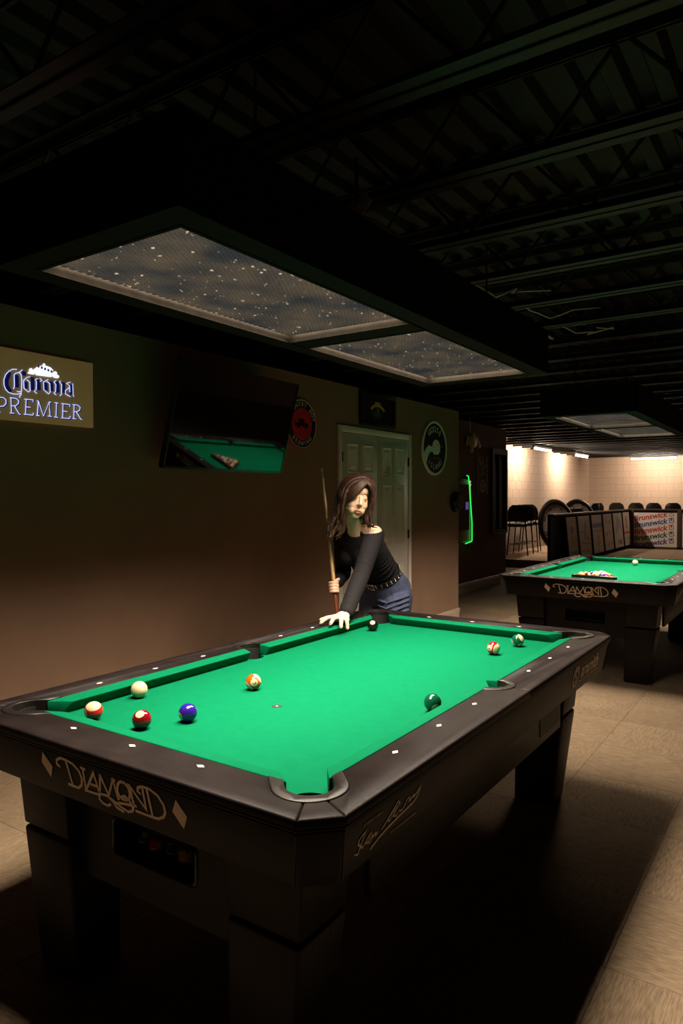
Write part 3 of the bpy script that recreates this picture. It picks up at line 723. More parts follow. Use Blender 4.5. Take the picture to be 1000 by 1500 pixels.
# ------------------------------------------------------------------ louvred lamps over the tables
def foil():
    m = bpy.data.materials.new('louver_foil'); m.use_nodes = True; nt = m.node_tree; N = nt.nodes; L = nt.links
    N.remove(N['Principled BSDF']); d = N.new('ShaderNodeBsdfDiffuse'); L.new(d.outputs[0], N['Material Output'].inputs[0])
    tc = N.new('ShaderNodeTexCoord')
    n = N.new('ShaderNodeTexNoise'); n.inputs['Scale'].default_value = 5; n.inputs['Detail'].default_value = 3; L.new(tc.outputs['Object'], n.inputs[0])
    cr = N.new('ShaderNodeValToRGB'); cr.color_ramp.elements[0].position = .35; cr.color_ramp.elements[0].color = (.0014, .0018, .0023, 1); cr.color_ramp.elements[1].position = .65; cr.color_ramp.elements[1].color = (.0046, .0042, .0034, 1); L.new(n.outputs[0], cr.inputs[0])
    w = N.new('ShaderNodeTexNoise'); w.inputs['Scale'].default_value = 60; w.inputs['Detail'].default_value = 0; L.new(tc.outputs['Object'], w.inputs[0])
    c2 = N.new('ShaderNodeValToRGB'); c2.color_ramp.elements[0].position = .76; c2.color_ramp.elements[0].color = (0, 0, 0, 1); c2.color_ramp.elements[1].position = .83; c2.color_ramp.elements[1].color = (.022, .020, .018, 1); L.new(w.outputs[0], c2.inputs[0])  # sparkle of the foil painted in: sparse paler specks added to the diffuse colour
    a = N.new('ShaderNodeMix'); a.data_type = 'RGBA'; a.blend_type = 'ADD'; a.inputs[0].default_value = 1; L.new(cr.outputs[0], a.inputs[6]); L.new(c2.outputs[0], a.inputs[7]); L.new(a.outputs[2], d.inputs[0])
    return m
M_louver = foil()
M_lip = mat('lamp_inner_lip', (0.019, 0.016, 0.0125), .7, spec=.02, noise=.25, nscale=30)
M_housing = mat('lamp_housing', (0.006, 0.005, 0.005), .7, spec=.1)
def honeycomb(x0, x1, y0, y1, z0, z1, s):
    """open hexagonal cells, walls only"""
    mb = MB(); dx = s*math.sqrt(3); dy = 1.5*s; th = .00035
    rowi = 0; y = y0
    while y <= y1+s:
        x = x0+(dx/2 if rowi % 2 else 0)
        while x <= x1+dx/2:
            P = [(x+s*math.sin(a), y+s*math.cos(a)) for a in [PI/3*k for k in range(4)]]
            for k in range(3):
                a, b = P[k], P[k+1]
                if x0 <= min(a[0], b[0]) and max(a[0], b[0]) <= x1 and y0 <= min(a[1], b[1]) and max(a[1], b[1]) <= y1:
                    mb.add([(a[0], a[1], z0), (b[0], b[1], z0), (b[0], b[1], z1), (a[0], a[1], z1)], [(0, 1, 2, 3)])
            x += dx
        y += dy; rowi += 1
    return mb
LZ = 2.05; OX, OY = .268, 1.135; BARW = .065
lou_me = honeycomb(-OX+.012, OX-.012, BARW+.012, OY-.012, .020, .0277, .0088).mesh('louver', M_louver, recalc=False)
def lamp(loc, label, near=True):
    f = empty('table_lamp', (loc[0], loc[1], loc[2]), 0, label, 'lamp')
    ox, oy, t = OX, OY, .085
    hs = MB()
    for (a, b, c, d) in ((-ox-t, -ox-.012, -oy-t, oy+t), (ox+.012, ox+t, -oy-t, oy+t), (-ox-.012, ox+.012, -oy-t, -oy-.012), (-ox-.012, ox+.012, oy+.012, oy+t)):
        hs.box(a, b, c, d, 0, .012)
    hs.box(-ox-t, -ox-t+.012, -oy-t, oy+t, .012, .20).box(ox+t-.012, ox+t, -oy-t, oy+t, .012, .20).box(-ox-t, ox+t, -oy-t, -oy-t+.012, .012, .20).box(-ox-t, ox+t, oy+t-.012, oy+t, .012, .20)
    hs.box(-ox-t, ox+t, -oy-t, oy+t, .20, .212)
    hs.box(-ox, ox, -BARW+.012, BARW-.012, 0, .05)
    hs.build('housing', M_housing, f)
    for sy in (-1, 1):
        ya, yb = sorted((sy*BARW, sy*oy))
        fr = MB()
        w = .012
        fr.box(-ox-.012, -ox, ya-w, yb+w, -.002, .032).box(ox, ox+.012, ya-w, yb+w, -.002, .032).box(-ox, ox, ya-w, ya, -.002, .032).box(-ox, ox, yb, yb+w, -.002, .032)
        fo = fr.build('panel_frame', M_lip, f)
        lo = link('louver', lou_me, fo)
        if sy < 0: lo.rotation_euler = (0, 0, PI)
        lo['kind'] = 'stuff'
        la = bpy.data.lights.new('lamp_light', 'AREA'); la.shape = 'RECTANGLE'; la.size = 2*ox-.04; la.size_y = (yb-ya)-.04
        la.energy = TABLE_LAMP_W; la.color = TABLE_LAMP_COL; la.spread = LAMP_SPREAD
        lo2 = bpy.data.objects.new('lamp_light', la); COL.objects.link(lo2); lo2.parent = f; lo2.location = (0, (ya+yb)/2, .034)
    for sy in (-1, 1):
        for sx in (-1, 1):
            MB().tube([(sx*.2, sy*.8, .21), (sx*.2, sy*.8, 2.60-loc[2])], .004, 6).build('hanger', M_steel, f)
    return f
lamp((0.015, -.045, LZ), 'long louvred lamp hung over the foreground pool table')
lamp((0.03, 4.36, LZ+.012), 'smaller looking louvred lamp hung over the back pool table')

# ------------------------------------------------------------------ fluorescent tubes on the far platform
M_tube = mat('tube_glow', (1, 1, 1), .5, emit=TUBE_COL, estr=TUBE_STRENGTH)
M_white = mat('white_enamel', (0.6, 0.58, 0.55), .5)
def tube_light(c, along, label):
    f = empty('tube_light', c, 0 if along == 'x' else PI/2, label, 'light', 'tube lights on the platform')
    MB().box(-.62, .62, -.035, .035, .03, .075).build('fixture_body', M_white, f)
    MB().tube([(-.59, 0, .008), (.59, 0, .008)], .016, 10).build('glass_tube', M_tube, f)
    for s in (-1, 1): MB().box(s*.60-.012, s*.60+.012, -.02, .02, -.012, .03).build('end_socket', M_white, f)
    MB().tube([(-.4, 0, .075), (-.4, 0, .19)], .005, 6).tube([(.4, 0, .075), (.4, 0, .19)], .005, 6).build('hanger', M_steel, f)
tube_light((-3.72, 13.55, 2.50), 'y', 'glowing tube light on the block wall nearest the doorway')
tube_light((-3.72, 16.75, 2.50), 'y', 'middle glowing tube light near the corner of the block walls')
tube_light((-2.32, 18.95, 2.50), 'x', 'wide glowing tube light in front of the far block wall')

# ------------------------------------------------------------------ lit beer sign
def wfn(x):
    return lambda u, v, h: (x+h, u, v)
sg = empty('beer_sign', (0, 0, 0), 0, 'tan beer sign with glowing blue-white gothic lettering and crown', 'sign')
M_sign = mat('sign_panel', (0.42, 0.31, 0.16), .55, noise=.12, nscale=6, emit=(.95, .58, .20), estr=.062)
pn = MB().box(WX, -2.030, -.37, .292, 1.846, 2.222).build('sign_panel', M_sign, sg); bevel(pn.data, .004, 2)
M_neon = mat('sign_neon', (1, 1, 1), .4, emit=(0.42, 0.50, 1.0), estr=1.5)
M_neonw = mat('sign_neon_crown', (1, 1, 1), .4, emit=(0.80, 0.84, 1.0), estr=1.15)
M_navy = mat('sign_navy', (0.006, 0.008, 0.07), .5, emit=(0.02, 0.03, 0.35), estr=.12)
mb = MB()
for s_ in STR['corona_body']: mb.ribbon(s_, .021, wfn(-2.0295), .0015)
for s_ in STR['corona_neon'][15:]: mb.ribbon([(a+.005, b-.002) for a, b in s_], .008, wfn(-2.0295), .001)
mb.build('letter_backing', M_navy, sg)
mb = MB()
for s_ in STR['corona_neon']: mb.tube([(-2.026, a, b) for a, b in s_], .0018, 6)
mb.build('neon_lettering', M_neon, sg)
mb = MB()
for s_ in STR['corona_crown']:
    n = len(s_); cy = sum(q[0] for q in s_)/n; cz = sum(q[1] for q in s_)/n
    vs = [(-2.024, a, b) for a, b in s_]+[(-2.0295, a, b) for a, b in s_]+[(-2.024, cy, cz)]
    mb.add(vs, [(i, (i+1) % n, 2*n) for i in range(n)]+[(i, (i+1) % n, n+(i+1) % n, n+i) for i in range(n)])
cr = mb.build('crown', M_neonw, sg)
mb = MB()
for k in range(5): 
    y = -.06+.0195*k; z = 2.150-.004*k; mb.box(-2.0238, -2.0228, y-.005, y+.005, z-.007, z+.006)
mb.build('crown_marks', M_navy, cr)

# ------------------------------------------------------------------ television, tilted down from the wall
tvc = Vector((-1.82, 1.295, 1.951)); yaw, tilt, tw = .041, .257, 1.222; th_ = tw*9/16
n = Vector((math.cos(yaw)*math.cos(tilt), math.sin(yaw)*math.cos(tilt), -math.sin(tilt))); rt = Vector((-math.sin(yaw), math.cos(yaw), 0)); up = n.cross(rt)
tv = empty('television', tvc, 0, 'large dark flat television tilted down from the left wall', 'television')
tv.rotation_mode = 'QUATERNION'; tv.rotation_quaternion = Matrix((rt, up, n)).transposed().to_quaternion()
M_screen = mat('tv_screen', (0.0015, 0.0015, 0.0015), .035, spec=.5, ior=1.62)
bz = MB(); hx, hy = tw/2, th_/2; b_ = .010
bz.box(-hx, hx, hy-b_, hy, -.035, .003).box(-hx, hx, -hy, -hy+b_*1.5, -.035, .003).box(-hx, -hx+b_, -hy, hy, -.035, .003).box(hx-b_, hx, -hy, hy, -.035, .003)
bz.build('bezel', M_blackgloss, tv)
MB().box(-hx+b_, hx-b_, -hy+b_*1.5, hy-b_, -.02, 0).build('screen', M_screen, tv)
bk = MB().box(-hx+.01, hx-.01, -hy+.02, hy-.02, -.05, -.02).box(-.3, .3, -.25, .15, -.075, -.05).build('back_shell', M_black, tv)
mt = MB().box(-.2, .2, -.2, .2, -.09, -.075)
mt.build('mount_plate', M_steel, tv)
Minv = Matrix.Translation(tvc) @ Matrix((rt, up, n)).transposed().to_4x4(); Minv = Minv.inverted()
arm = MB()
for dy in (-.08, .08):
    arm.tube([Minv @ Vector((WX+.002, tvc.y+dy, 1.95)), Minv @ Vector((-1.90, tvc.y+dy, 1.945))], .014, 8)
arm.build('mount_arm', M_steel, tv)

# ------------------------------------------------------------------ round tin signs
def disc(mb, cy, cz, r, x0, x1, seg=48, ry=None):
    poly = [(cy+r*math.cos(2*PI*k/seg), cz+(ry or r)*math.sin(2*PI*k/seg)) for k in range(seg)]
    mb.add([(x0, a, b) for a, b in poly]+[(x1, a, b) for a, b in poly], [tuple(range(seg-1, -1, -1)), tuple(range(seg, 2*seg))]+[(i, (i+1) % seg, seg+(i+1) % seg, seg+i) for i in range(seg)])
def ringm(mb, cy, cz, r0, r1, x0, x1, seg=48):
    vs = []
    for r, x in ((r0, x0), (r1, x0), (r1, x1), (r0, x1)): vs += [(x, cy+r*math.cos(2*PI*k/seg), cz+r*math.sin(2*PI*k/seg)) for k in range(seg)]
    mb.add(vs, [(i*seg+k, i*seg+(k+1) % seg, ((i+1) % 4)*seg+(k+1) % seg, ((i+1) % 4)*seg+k) for i in range(4) for k in range(seg)])
def arctext(mb, txt, cy, cz, r, a_mid, size, x, bottom=False, step=None):
    n = len(txt); step = step or size*.78/r
    for i, chx in enumerate(txt):
        if chx == ' ': continue
        off = (i-(n-1)/2)*step
        a = a_mid-off if not bottom else a_mid+off
        ca, sa = math.cos(a), math.sin(a)
        rot = a-PI/2 if not bottom else a+PI/2
        c, s_ = math.cos(rot), math.sin(rot)
        puttext(mb, chx, size, lambda u, v: (x, cy+r*ca+u*c-v*s_, cz+r*sa+u*s_+v*c), 0, size*.012)
M_sblack = mat('sign_black', (0.010, 0.010, 0.011), .4)
M_spale = mat('sign_pale', (0.80, 0.82, 0.74), .5)
M_sred = mat('sign_red', (0.60, 0.012, 0.022), .5)
# red and black brewery sign half behind the television
cy, cz, R = 2.330, 2.042, .206; x = WX
s1 = empty('brewery_sign', (0, 0, 0), 0, 'round black and red brewery tin sign partly behind the television', 'sign')
m = MB(); disc(m, cy, cz, R, x, x+.010); m.build('plate', M_sblack, s1)
m = MB(); ringm(m, cy, cz, R-.004, R+.003, x, x+.013); m.build('red_rim', M_sred, s1)
m = MB(); ringm(m, cy, cz, R-.012, R-.006, x+.0095, x+.0115); m.build('white_ring', M_spale, s1)
m = MB(); disc(m, cy, cz, R*.66, x+.0095, x+.0115); rd = m.build('red_disc', M_sred, s1)
m = MB(); arctext(m, 'COUNTRY BOY', cy, cz, R*.79, PI/2-.05, .050, x+.0117, step=.245); arctext(m, 'BREWING', cy, cz, R*.79, -PI/2, .046, x+.0117, True, step=.255); m.build('lettering', M_spale, s1, recalc=False)
m = MB()
for (a, b, c, d) in ((-.085, .085, -.020, .012), (-.045, .030, .010, .045), (-.10, -.075, -.015, -.002)): m.box(x+.0112, x+.0128, cy+a, cy+b, cz+c, cz+d)
for dy in (-.05, .055): disc(m, cy+dy, cz-.022, .018, x+.0112, x+.0129, 16)
m.build('truck_picture', M_sblack, rd)
# black and pale goose sign
cy, cz, R = 4.765, 1.978, .298
s2 = empty('goose_sign', (0, 0, 0), 0, 'round black brewery sign with a pale goose head right of the doors', 'sign')
m = MB(); disc(m, cy, cz, R, x, x+.012); m.build('plate', M_sblack, s2)
m = MB(); ringm(m, cy, cz, R-.022, R+.004, x, x+.017); m.build('pale_rim', M_spale, s2)
m = MB(); arctext(m, 'GOOSE', cy, cz, R*.70, PI/2+.02, .094, x+.0135, step=.32); arctext(m, 'ISLAND', cy, cz, R*.70, -PI/2+.02, .080, x+.0135, True, step=.29); m.build('lettering', M_spale, s2, recalc=False)
m = MB()
hd = [(cy+.035+.098*math.cos(a), cz+.01+.088*math.sin(a)) for a in [math.radians(q) for q in range(-60, 181, 12)]]
neck = [(cy-.150, cz+.03), (cy-.225, cz-.02), (cy-.285, cz-.075), (cy-.235, cz-.165), (cy-.205, cz-.175), (cy-.17, cz-.10), (cy-.12, cz-.05), (cy-.06, cz-.04), (cy-.02, cz-.07)]
poly = hd+neck; n_ = len(poly)
pm = MB().add([(x+.0138, a, b) for a, b in poly], [tuple(range(n_))]).mesh('goose_head', M_spale, recalc=False)
bm = bmesh.new(); bm.from_mesh(pm); bmesh.ops.triangulate(bm, faces=bm.faces); bm.to_mesh(pm); bm.free()
gh = link('goose_head', pm, s2)
m = MB(); disc(m, cy+.072, cz+.038, .010, x+.0136, x+.0146, 14); m.build('goose_eye', M_sblack, gh)
m = MB(); m.ribbon([(cy+.120, cz+.012), (cy+.205, cz+.036)], .012, wfn(x+.0130), .001); m.ribbon([(cy+.125, cz-.010), (cy+.165, cz-.045)], .010, wfn(x+.0130), .001); m.build('goose_beak', mat('beak_grey', (.30, .31, .28), .5), gh)
m = MB(); puttext(m, 'CHICAGO', .034, lambda u, v: (x+.0136, cy+.045+u, cz-.108+v)); m.build('small_lettering', mat('beak_grey', (.16, .17, .15), .5), s2, recalc=False)

# framed dark picture above the doors
pf = empty('framed_picture', (WX, 3.542, 2.276), 0, 'dark wooden frame with a small yellow and green emblem above the doors', 'picture')
M_frame = mat('dark_frame_wood', (0.012, 0.007, 0.005), .6, spec=.2, noise=.2, nscale=10)
hw_, hh = .328, .163
for (a, b, c, d) in ((-hw_, hw_, hh-.045, hh), (-hw_, hw_, -hh, -hh+.045), (-hw_, -hw_+.045, -hh+.045, hh-.045), (hw_-.045, hw_, -hh+.045, hh-.045)):
    o = MB().box(0, .03, a, b, c, d).build('frame_side', M_frame, pf); bevel(o.data, .006, 2)
art = MB().box(.002, .010, -hw_+.04, hw_-.04, -hh+.04, hh-.04).build('picture_sheet', mat('picture_black', (.012, .012, .012), .35), pf)
M_yel = mat('emblem_yellow', (.60, .40, .06), .6); M_grn = mat('emblem_green', (.05, .10, .07), .6); M_em = mat('emblem_pale', (.16, .18, .15), .6)
m = MB(); arc = [(.13*math.cos(a), -.025+.07*math.sin(a)) for a in [math.radians(q) for q in range(20, 161, 10)]]
m.ribbon(arc, .026, wfn(.0101), .001); m.ribbon([(-.05, .068), (.05, .068)], .018, wfn(.0101), .001); m.build('emblem_banner', M_yel, art)
m = MB()
for k in range(9): 
    a = math.radians(200+k*17); m.ribbon([(.03*math.cos(a), -.01+.03*math.sin(a)), (.10*math.cos(a), -.01+.075*math.sin(a))], .012, wfn(.0101), .001)
m.build('emblem_leaves', M_grn, art)
m = MB(); disc(m, 0, .0, .022, .0101, .0113, 14); disc(m, 0, -.035, .014, .0101, .0113, 14); m.build('emblem_figure', M_em, art)

# ------------------------------------------------------------------ things on the recessed wall
# wall mounted jukebox with green light line, seen past the wall corner
jb = empty('jukebox', (RX+.005, 6.98, 0), 0, 'wall jukebox outlined by a bright green light beyond the wall corner', 'jukebox')
body = bevel(MB().box(0, .12, -.42, .38, .76, 1.70).mesh('body', M_blackgloss), .03, 3); link('body', body, jb)
M_green = mat('green_glow', (0, 1, .1), .4, emit=(0.03, 1.0, 0.10), estr=1.1)
pth = [(.126, .20, 1.745), (.126, .255, 1.738), (.126, .30, 1.60), (.126, .36, 1.22), (.126, .39, 1.05), (.126, .39, .79), (.126, .37, .775), (.126, .16, .755)]
MB().tube([(a, b, c) for a, b, c in pth], .008, 8).build('light_line', M_green, jb)
M_vio = mat('violet_screen', (.05, .03, .1), .3, emit=(0.25, 0.15, 0.75), estr=.28)
MB().box(.121, .124, .17, .27, 1.25, 1.36).build('screen_icon', M_vio, jb)
MB().box(.120, .1215, -.36, .30, .95, 1.62).build('screen', M_screen, jb)
# small round black box on the wall end
ph = empty('wall_box', (WX, 5.30, 1.375), 0, 'small rounded black box on the wall end beside the green light', 'wall box')
m = MB(); m.M = Matrix.Rotation(PI/2, 4, 'Y'); m.lathe([(.001, .075), (.10, .072), (.118, .05), (.122, 0)], 24); m.build('cover', M_blackgloss, ph, autosmooth=.6)
m = MB(); m.M = Matrix.Translation((.07, 0, 0)) @ Matrix.Rotation(PI/2, 4, 'Y'); m.lathe([(.07, 0), (.085, .006), (.07, .010)], 24); m.build('grille_ring', M_steel, ph)
# carved eagle plaque
eg = empty('eagle_plaque', (RX, 7.62, 2.27), 0, 'dull gold carved bird plaque high on the recessed dark wall', 'plaque')
M_gold = mat('dull_gold', (.55, .36, .16), .6, metal=.0, noise=.3, nscale=20)
m = MB()
m.ellipsoid((.03, .0, .0), (.03, .16, .10), 16, 10)
m.ellipsoid((.045, -.02, .10), (.03, .05, .055), 12, 8)
m.ellipsoid((.03, -.05, -.11), (.02, .06, .06), 12, 8)
for k in range(5): m.ellipsoid((.025, .14+.03*k, .06-.028*k), (.016, .10-.01*k, .035), 10, 6)
for k in range(4): m.ellipsoid((.025, -.14-.02*k, .05-.03*k), (.016, .09-.01*k, .032), 10, 6)
m.build('bird_relief', M_gold, eg, smooth=True)
MB().tube([(.01, -.05, .12), (.02, -.08, .33)], .008, 6).build('staff', M_gold, eg)
# narrow poster
po = empty('wall_poster', (RX, 8.05, 1.775), 0, 'narrow dark poster with green and pale leaf figures on the recessed wall', 'poster')
MB().box(0, .006, -.205, .205, -.31, .31).build('sheet', mat('poster_dark', (.045, .04, .035), .5), po)
M_pg = mat('poster_green', (.34, .42, .16), .6); M_pp = mat('poster_pale', (.50, .42, .32), .6)
m = MB()
random.seed(3)
for k in range(16):
    a = random.uniform(-.10, .10); b = random.uniform(-.02, .26); m.ribbon([(a, b), (a+random.uniform(-.07, .07), b+.05)], .022, wfn(.0062), .0008)
m.build('leaf_print', M_pg, po)
m = MB(); ringm(m, .02, -.17, .075, .10, .0062, .0072, 20); m.box(.0062, .0072, .165, .200, -.30, .30)
for k in range(5): m.ribbon([(-.04+.03*k, -.20), (-.03+.03*k, -.13)], .012, wfn(.0062), .0008)
m.build('pale_print', M_pp, po)
# dark framed window / cabinet on the recessed wall end
wn = struct(empty('window_1', (RX, 8.70, 1.53)))
for (a, b, c, d) in ((-.33, .33, .60, .69), (-.33, .33, -.69, -.63), (-.33, -.25, -.63, .60), (.27, .33, -.63, .60)):
    MB().box(0, .05, a, b, c, d).build('window_frame', M_frame, wn)
MB().box(.0, .012, -.25, .27, -.63, .60).build('pane', mat('dark_pane', (.006, .005, .005), .08), wn)
MB().box(.012, .04, -.02, .01, -.63, .60).build('mullion', M_frame, wn)
MB().box(0, .08, -.20, .34, -.70, -.685).build('window_sill', mat('sill_pale', (.22, .18, .16), .5), wn)

# ------------------------------------------------------------------ poster barrier on the platform edge
M_bwood = mat('barrier_black', (0.010, 0.008, 0.007), .8, spec=.1)
M_btop = mat('barrier_top_wood', (0.06, 0.035, 0.022), .5, noise=.2, nscale=6)
ba = empty('poster_barrier', (RX, 11.5, 0), 0, 'dark low barrier with a row of leaning picture boards beside the platform', 'barrier')
MB().box(-.045, .015, -.06, .10, 0, 1.085).build('end_post', M_bwood, ba)
MB().box(-.05, -.01, .10, 6.98, 0, 1.05).build('back_panel', M_bwood, ba)
MB().box(-.055, .03, .10, 6.98, 1.05, 1.085).build('top_rail', M_btop, ba)
bd = [(12.39, 13.19), (13.25, 14.24), (14.36, 15.35), (15.42, 16.35), (16.42, 17.44), (17.52, 18.34)]
M_board = mat('board_print', (0.40, 0.32, 0.25), .6, noise=.10, nscale=3)
inkc = {'gold': (.42, .26, .03), 'grey': (.14, .11, .11), 'blue': (.06, .06, .22), 'violet': (.10, .07, .24), 'red': (.38, .05, .04), 'brown': (.20, .11, .06)}
INK = {k: mat('ink_'+k, v, .6) for k, v in inkc.items()}
def bfn(y0, tiltv=0.0):
    return lambda u, v, h: (.012+.0+h+(1.0-v)*.07, y0+u-11.5+(1.0-v)*.30*0, v)
lab = ['gold and grey figure print', 'grey lettering print', 'violet banner print', 'brown notes print', 'blue figure print', 'red band print']
for k, (a, b) in enumerate(bd):
    fn = bfn(a); w = b-a; mb = MB(); z0, z1 = .10, 1.0; t = .012
    sl = .10
    def q(u, v, h): 
        p = fn(u+(1.0-v)*sl, v, h); return p
    vs = [q(0, z0, 0), q(w, z0, 0), q(w, z1, 0), q(0, z1, 0), q(0, z0, t), q(w, z0, t), q(w, z1, t), q(0, z1, t)]
    mb.add(vs, [(0, 3, 2, 1), (4, 5, 6, 7), (0, 1, 5, 4), (1, 2, 6, 5), (2, 3, 7, 6), (3, 0, 4, 7)])
    bo = mb.build('board', M_board, ba); bo['label'] = 'leaning board with '+lab[k]
    mb2 = MB(); vs = [q(-.06, z0-.02, 0), q(-.005, z0-.02, 0), q(-.005, z1+.03, 0), q(-.06, z1+.03, 0), q(-.06, z0-.02, .03), q(-.005, z0-.02, .03), q(-.005, z1+.03, .03), q(-.06, z1+.03, .03)]
    mb2.add(vs, [(0, 3, 2, 1), (4, 5, 6, 7), (0, 1, 5, 4), (1, 2, 6, 5), (2, 3, 7, 6), (3, 0, 4, 7)]); mb2.build('divider', M_bwood, ba)
    def R(u0, u1, v0, v1, c):
        mm = MB(); vs = [q(u0*w, v0, t+.001), q(u1*w, v0, t+.001), q(u1*w, v1, t+.001), q(u0*w, v1, t+.001)]; mm.add(vs, [(0, 1, 2, 3)]); mm.build('print', INK[c], bo, recalc=False)
    def E_(u, v, ru, rv, c, s0=0, s1=16):
        mm = MB(); pts = [q(u*w+ru*w*math.cos(2*PI*i/16), v+rv*math.sin(2*PI*i/16), t+.001) for i in range(16)]; mm.add(pts, [tuple(range(16))]); mm.build('print', INK[c], bo, recalc=False)
    def S_(pts, c, wd=.02):
        mm = MB(); mm.ribbon([(u*w, v) for u, v in pts], wd, lambda u, v, h: q(u, v, t+h), .001); mm.build('print', INK[c], bo)
    if k == 0: E_(.5, .72, .12, .09, 'grey'); R(.28, .72, .36, .60, 'gold'); R(.2, .85, .20, .26, 'grey')
    if k == 1: S_([(.45, .45), (.6, .85), (.85, .45), (.62, .52), (.5, .75)], 'grey', .03); S_([(.15, .66), (.45, .64)], 'grey'); S_([(.2, .40), (.9, .36)], 'grey'); S_([(.25, .22), (.8, .22)], 'brown')
    if k == 2: R(.1, .95, .70, .80, 'violet'); S_([(.1, .62), (.9, .62)], 'grey'); S_([(.4, .30), (.5, .52), (.65, .40), (.5, .25), (.4, .36)], 'grey', .04); R(.42, .55, .12, .2, 'brown')
    if k == 3: 
        for u, v, c in ((.3, .8, 'red'), (.62, .78, 'grey'), (.28, .5, 'brown'), (.62, .52, 'grey'), (.35, .25, 'red'), (.7, .26, 'grey')): R(u, u+.1, v-.05, v+.05, c)
    if k == 4: S_([(.3, .50), (.55, .90), (.62, .55), (.75, .85), (.85, .52)], 'blue', .05); R(.45, .85, .18, .30, 'grey')
    if k == 5: R(.1, .95, .42, .48, 'red'); S_([(.3, .8), (.7, .78)], 'brown'); R(.4, .6, .55, .9, 'brown'); S_([(.2, .3), (.9, .3)], 'grey')
bb = empty('banner_barrier', (RX, 18.53, 0), 0, 'low barrier across the back carrying a banner of coloured slanted lettering', 'barrier')
MB().box(-.03, 3.6, .0, .05, 0, 1.05).build('back_panel', M_bwood, bb)
MB().box(-.05, 3.6, -.03, .07, 1.05, 1.09).build('top_rail', M_btop, bb)
for xx in (.02, 1.24, 2.50): MB().box(xx, xx+.10, -.03, 0, 0, 1.05).build('post', M_btop, bb)
MB().box(.12, 3.6, -.03, 0, 0, .05).build('bottom_rail', M_btop, bb)
M_banner = mat('banner_white', (0.80, 0.74, 0.68), .6)
bn = MB().box(.13, 1.23, -.020, -.012, .05, .985).build('banner', M_banner, bb)
MB().box(1.36, 2.48, -.020, -.012, .05, .985).build('banner', M_banner, bb)
cols = ['red', 'blue', 'red', 'green', 'violet']
IB = {'red': mat('banner_red', (.55, .03, .03), .6), 'blue': mat('banner_blue', (.02, .06, .32), .6), 'green': mat('banner_green', (.01, .06, .04), .6), 'violet': mat('banner_violet', (.10, .02, .22), .6)}
ca, sa = math.cos(.16), math.sin(.16)
for i, c in enumerate(cols):
    m = MB(); z0 = .885-.185*i; xoff = .62
    def f_(u, v):
        X = xoff+u*ca-v*sa; Z = z0+u*sa+v*ca
        return (min(max(X, .135), 1.225), -.0205, min(max(Z, .055), .98))
    puttext(m, 'Brunswick', .205, lambda u, v: f_(u-.075, v), .25, .006)
    for (a, b, cc, d) in ((.42, .54, .055, .075), (.42, .54, -.065, -.045), (.42, .44, -.065, .075), (.52, .54, -.065, .075), (.46, .50, -.005, .055)):
        m.add([f_(a, cc), f_(b, cc), f_(b, d), f_(a, d)], [(0, 1, 2, 3)])
    m.build('banner_lettering', IB[c], bn, recalc=False)

# ------------------------------------------------------------------ bar stools on the platform
M_vinyl = mat('black_vinyl', (0.012, 0.011, 0.011), .35, noise=.15, nscale=10)
M_leg = mat('stool_leg_metal', (0.025, 0.022, 0.020), .35, metal=.6)
def stool(loc, rz, label, group):
    s = empty('bar_stool', loc, rz, label, 'stool', group)
    o = MB().box(-.21, .21, -.20, .20, .62, .70).build('seat', M_vinyl, s); bevel(o.data, .03, 3)
    mb = MB(); vs = []
    ns, nz = 9, 8
    for j in range(nz):
        z = .74+.36*j/(nz-1); k = j/(nz-1)
        hw = .215*math.sqrt(max(0.05, 1-max(0, (k-.45)/.62)**2.4))
        for i in range(ns):
            u = -1+2*i/(ns-1); vs.append((u*hw, .20+.05*k-.045*u*u, z))
    for j in range(nz):
        z = .74+.36*j/(nz-1); k = j/(nz-1); hw = .215*math.sqrt(max(0.05, 1-max(0, (k-.45)/.62)**2.4))
        for i in range(ns):
            u = -1+2*i/(ns-1); vs.append((u*hw, .245+.05*k-.045*u*u, z))
    fs = []; off = ns*nz
    for j in range(nz-1):
        for i in range(ns-1):
            a = j*ns+i; fs += [(a, a+1, a+ns+1, a+ns), (off+a, off+a+ns, off+a+ns+1, off+a+1)]
    for j in range(nz-1):
        for i in (0, ns-1): a = j*ns+i; fs.append((a, a+ns, off+a+ns, off+a))
    for i in range(ns-1):
        for j in (0, nz-1): a = j*ns+i; fs.append((a, a+1, off+a+1, off+a))
    mb.add(vs, fs); mb.build('backrest', M_vinyl, s, autosmooth=.8)
    for sx in (-1, 1): MB().tube([(sx*.16, .17, .64), (sx*.165, .225, .80)], .012, 8).build('back_post', M_leg, s)
    for sx in (-1, 1):
        for sy in (-1, 1): MB().tube([(sx*.17, sy*.16, .63), (sx*.22, sy*.21, 0.0)], [.014, .012], 8).build('leg', M_leg, s)
    a = .207
    MB().tube([(-a, -a+.01, .24), (a, -a+.01, .24), (a, a-.01, .24), (-a, a-.01, .24)], .010, 8, closed=True).build('footrest', M_chrome, s)
    return s
PZ = .155
GS = 'bar stools parked on the platform'
st0 = stool((-3.93, 12.55, PZ), math.radians(200), 'black bar stool nearest the doorway edge on the platform', GS)
def stool_copy(loc, rzd, label, group=GS):
    c = copy_tree(st0); c.location = loc; c.rotation_euler = (0, 0, math.radians(rzd)); setp(c, label, 'stool', group); return c
stool_copy((-4.00, 13.12, PZ), 200, 'black bar stool second from the doorway on the platform')
stool_copy((-4.05, 13.70, PZ), 190, 'black bar stool third from the doorway, just before the tipped round tables')
stool_copy((-3.60, 17.0, PZ), 250, 'black bar stool behind the tipped round tables by the block wall')
stool_copy((-3.70, 17.8, PZ), 240, 'black bar stool nearest the corner of the two block walls')
GF = 'black stools behind the banner barrier'
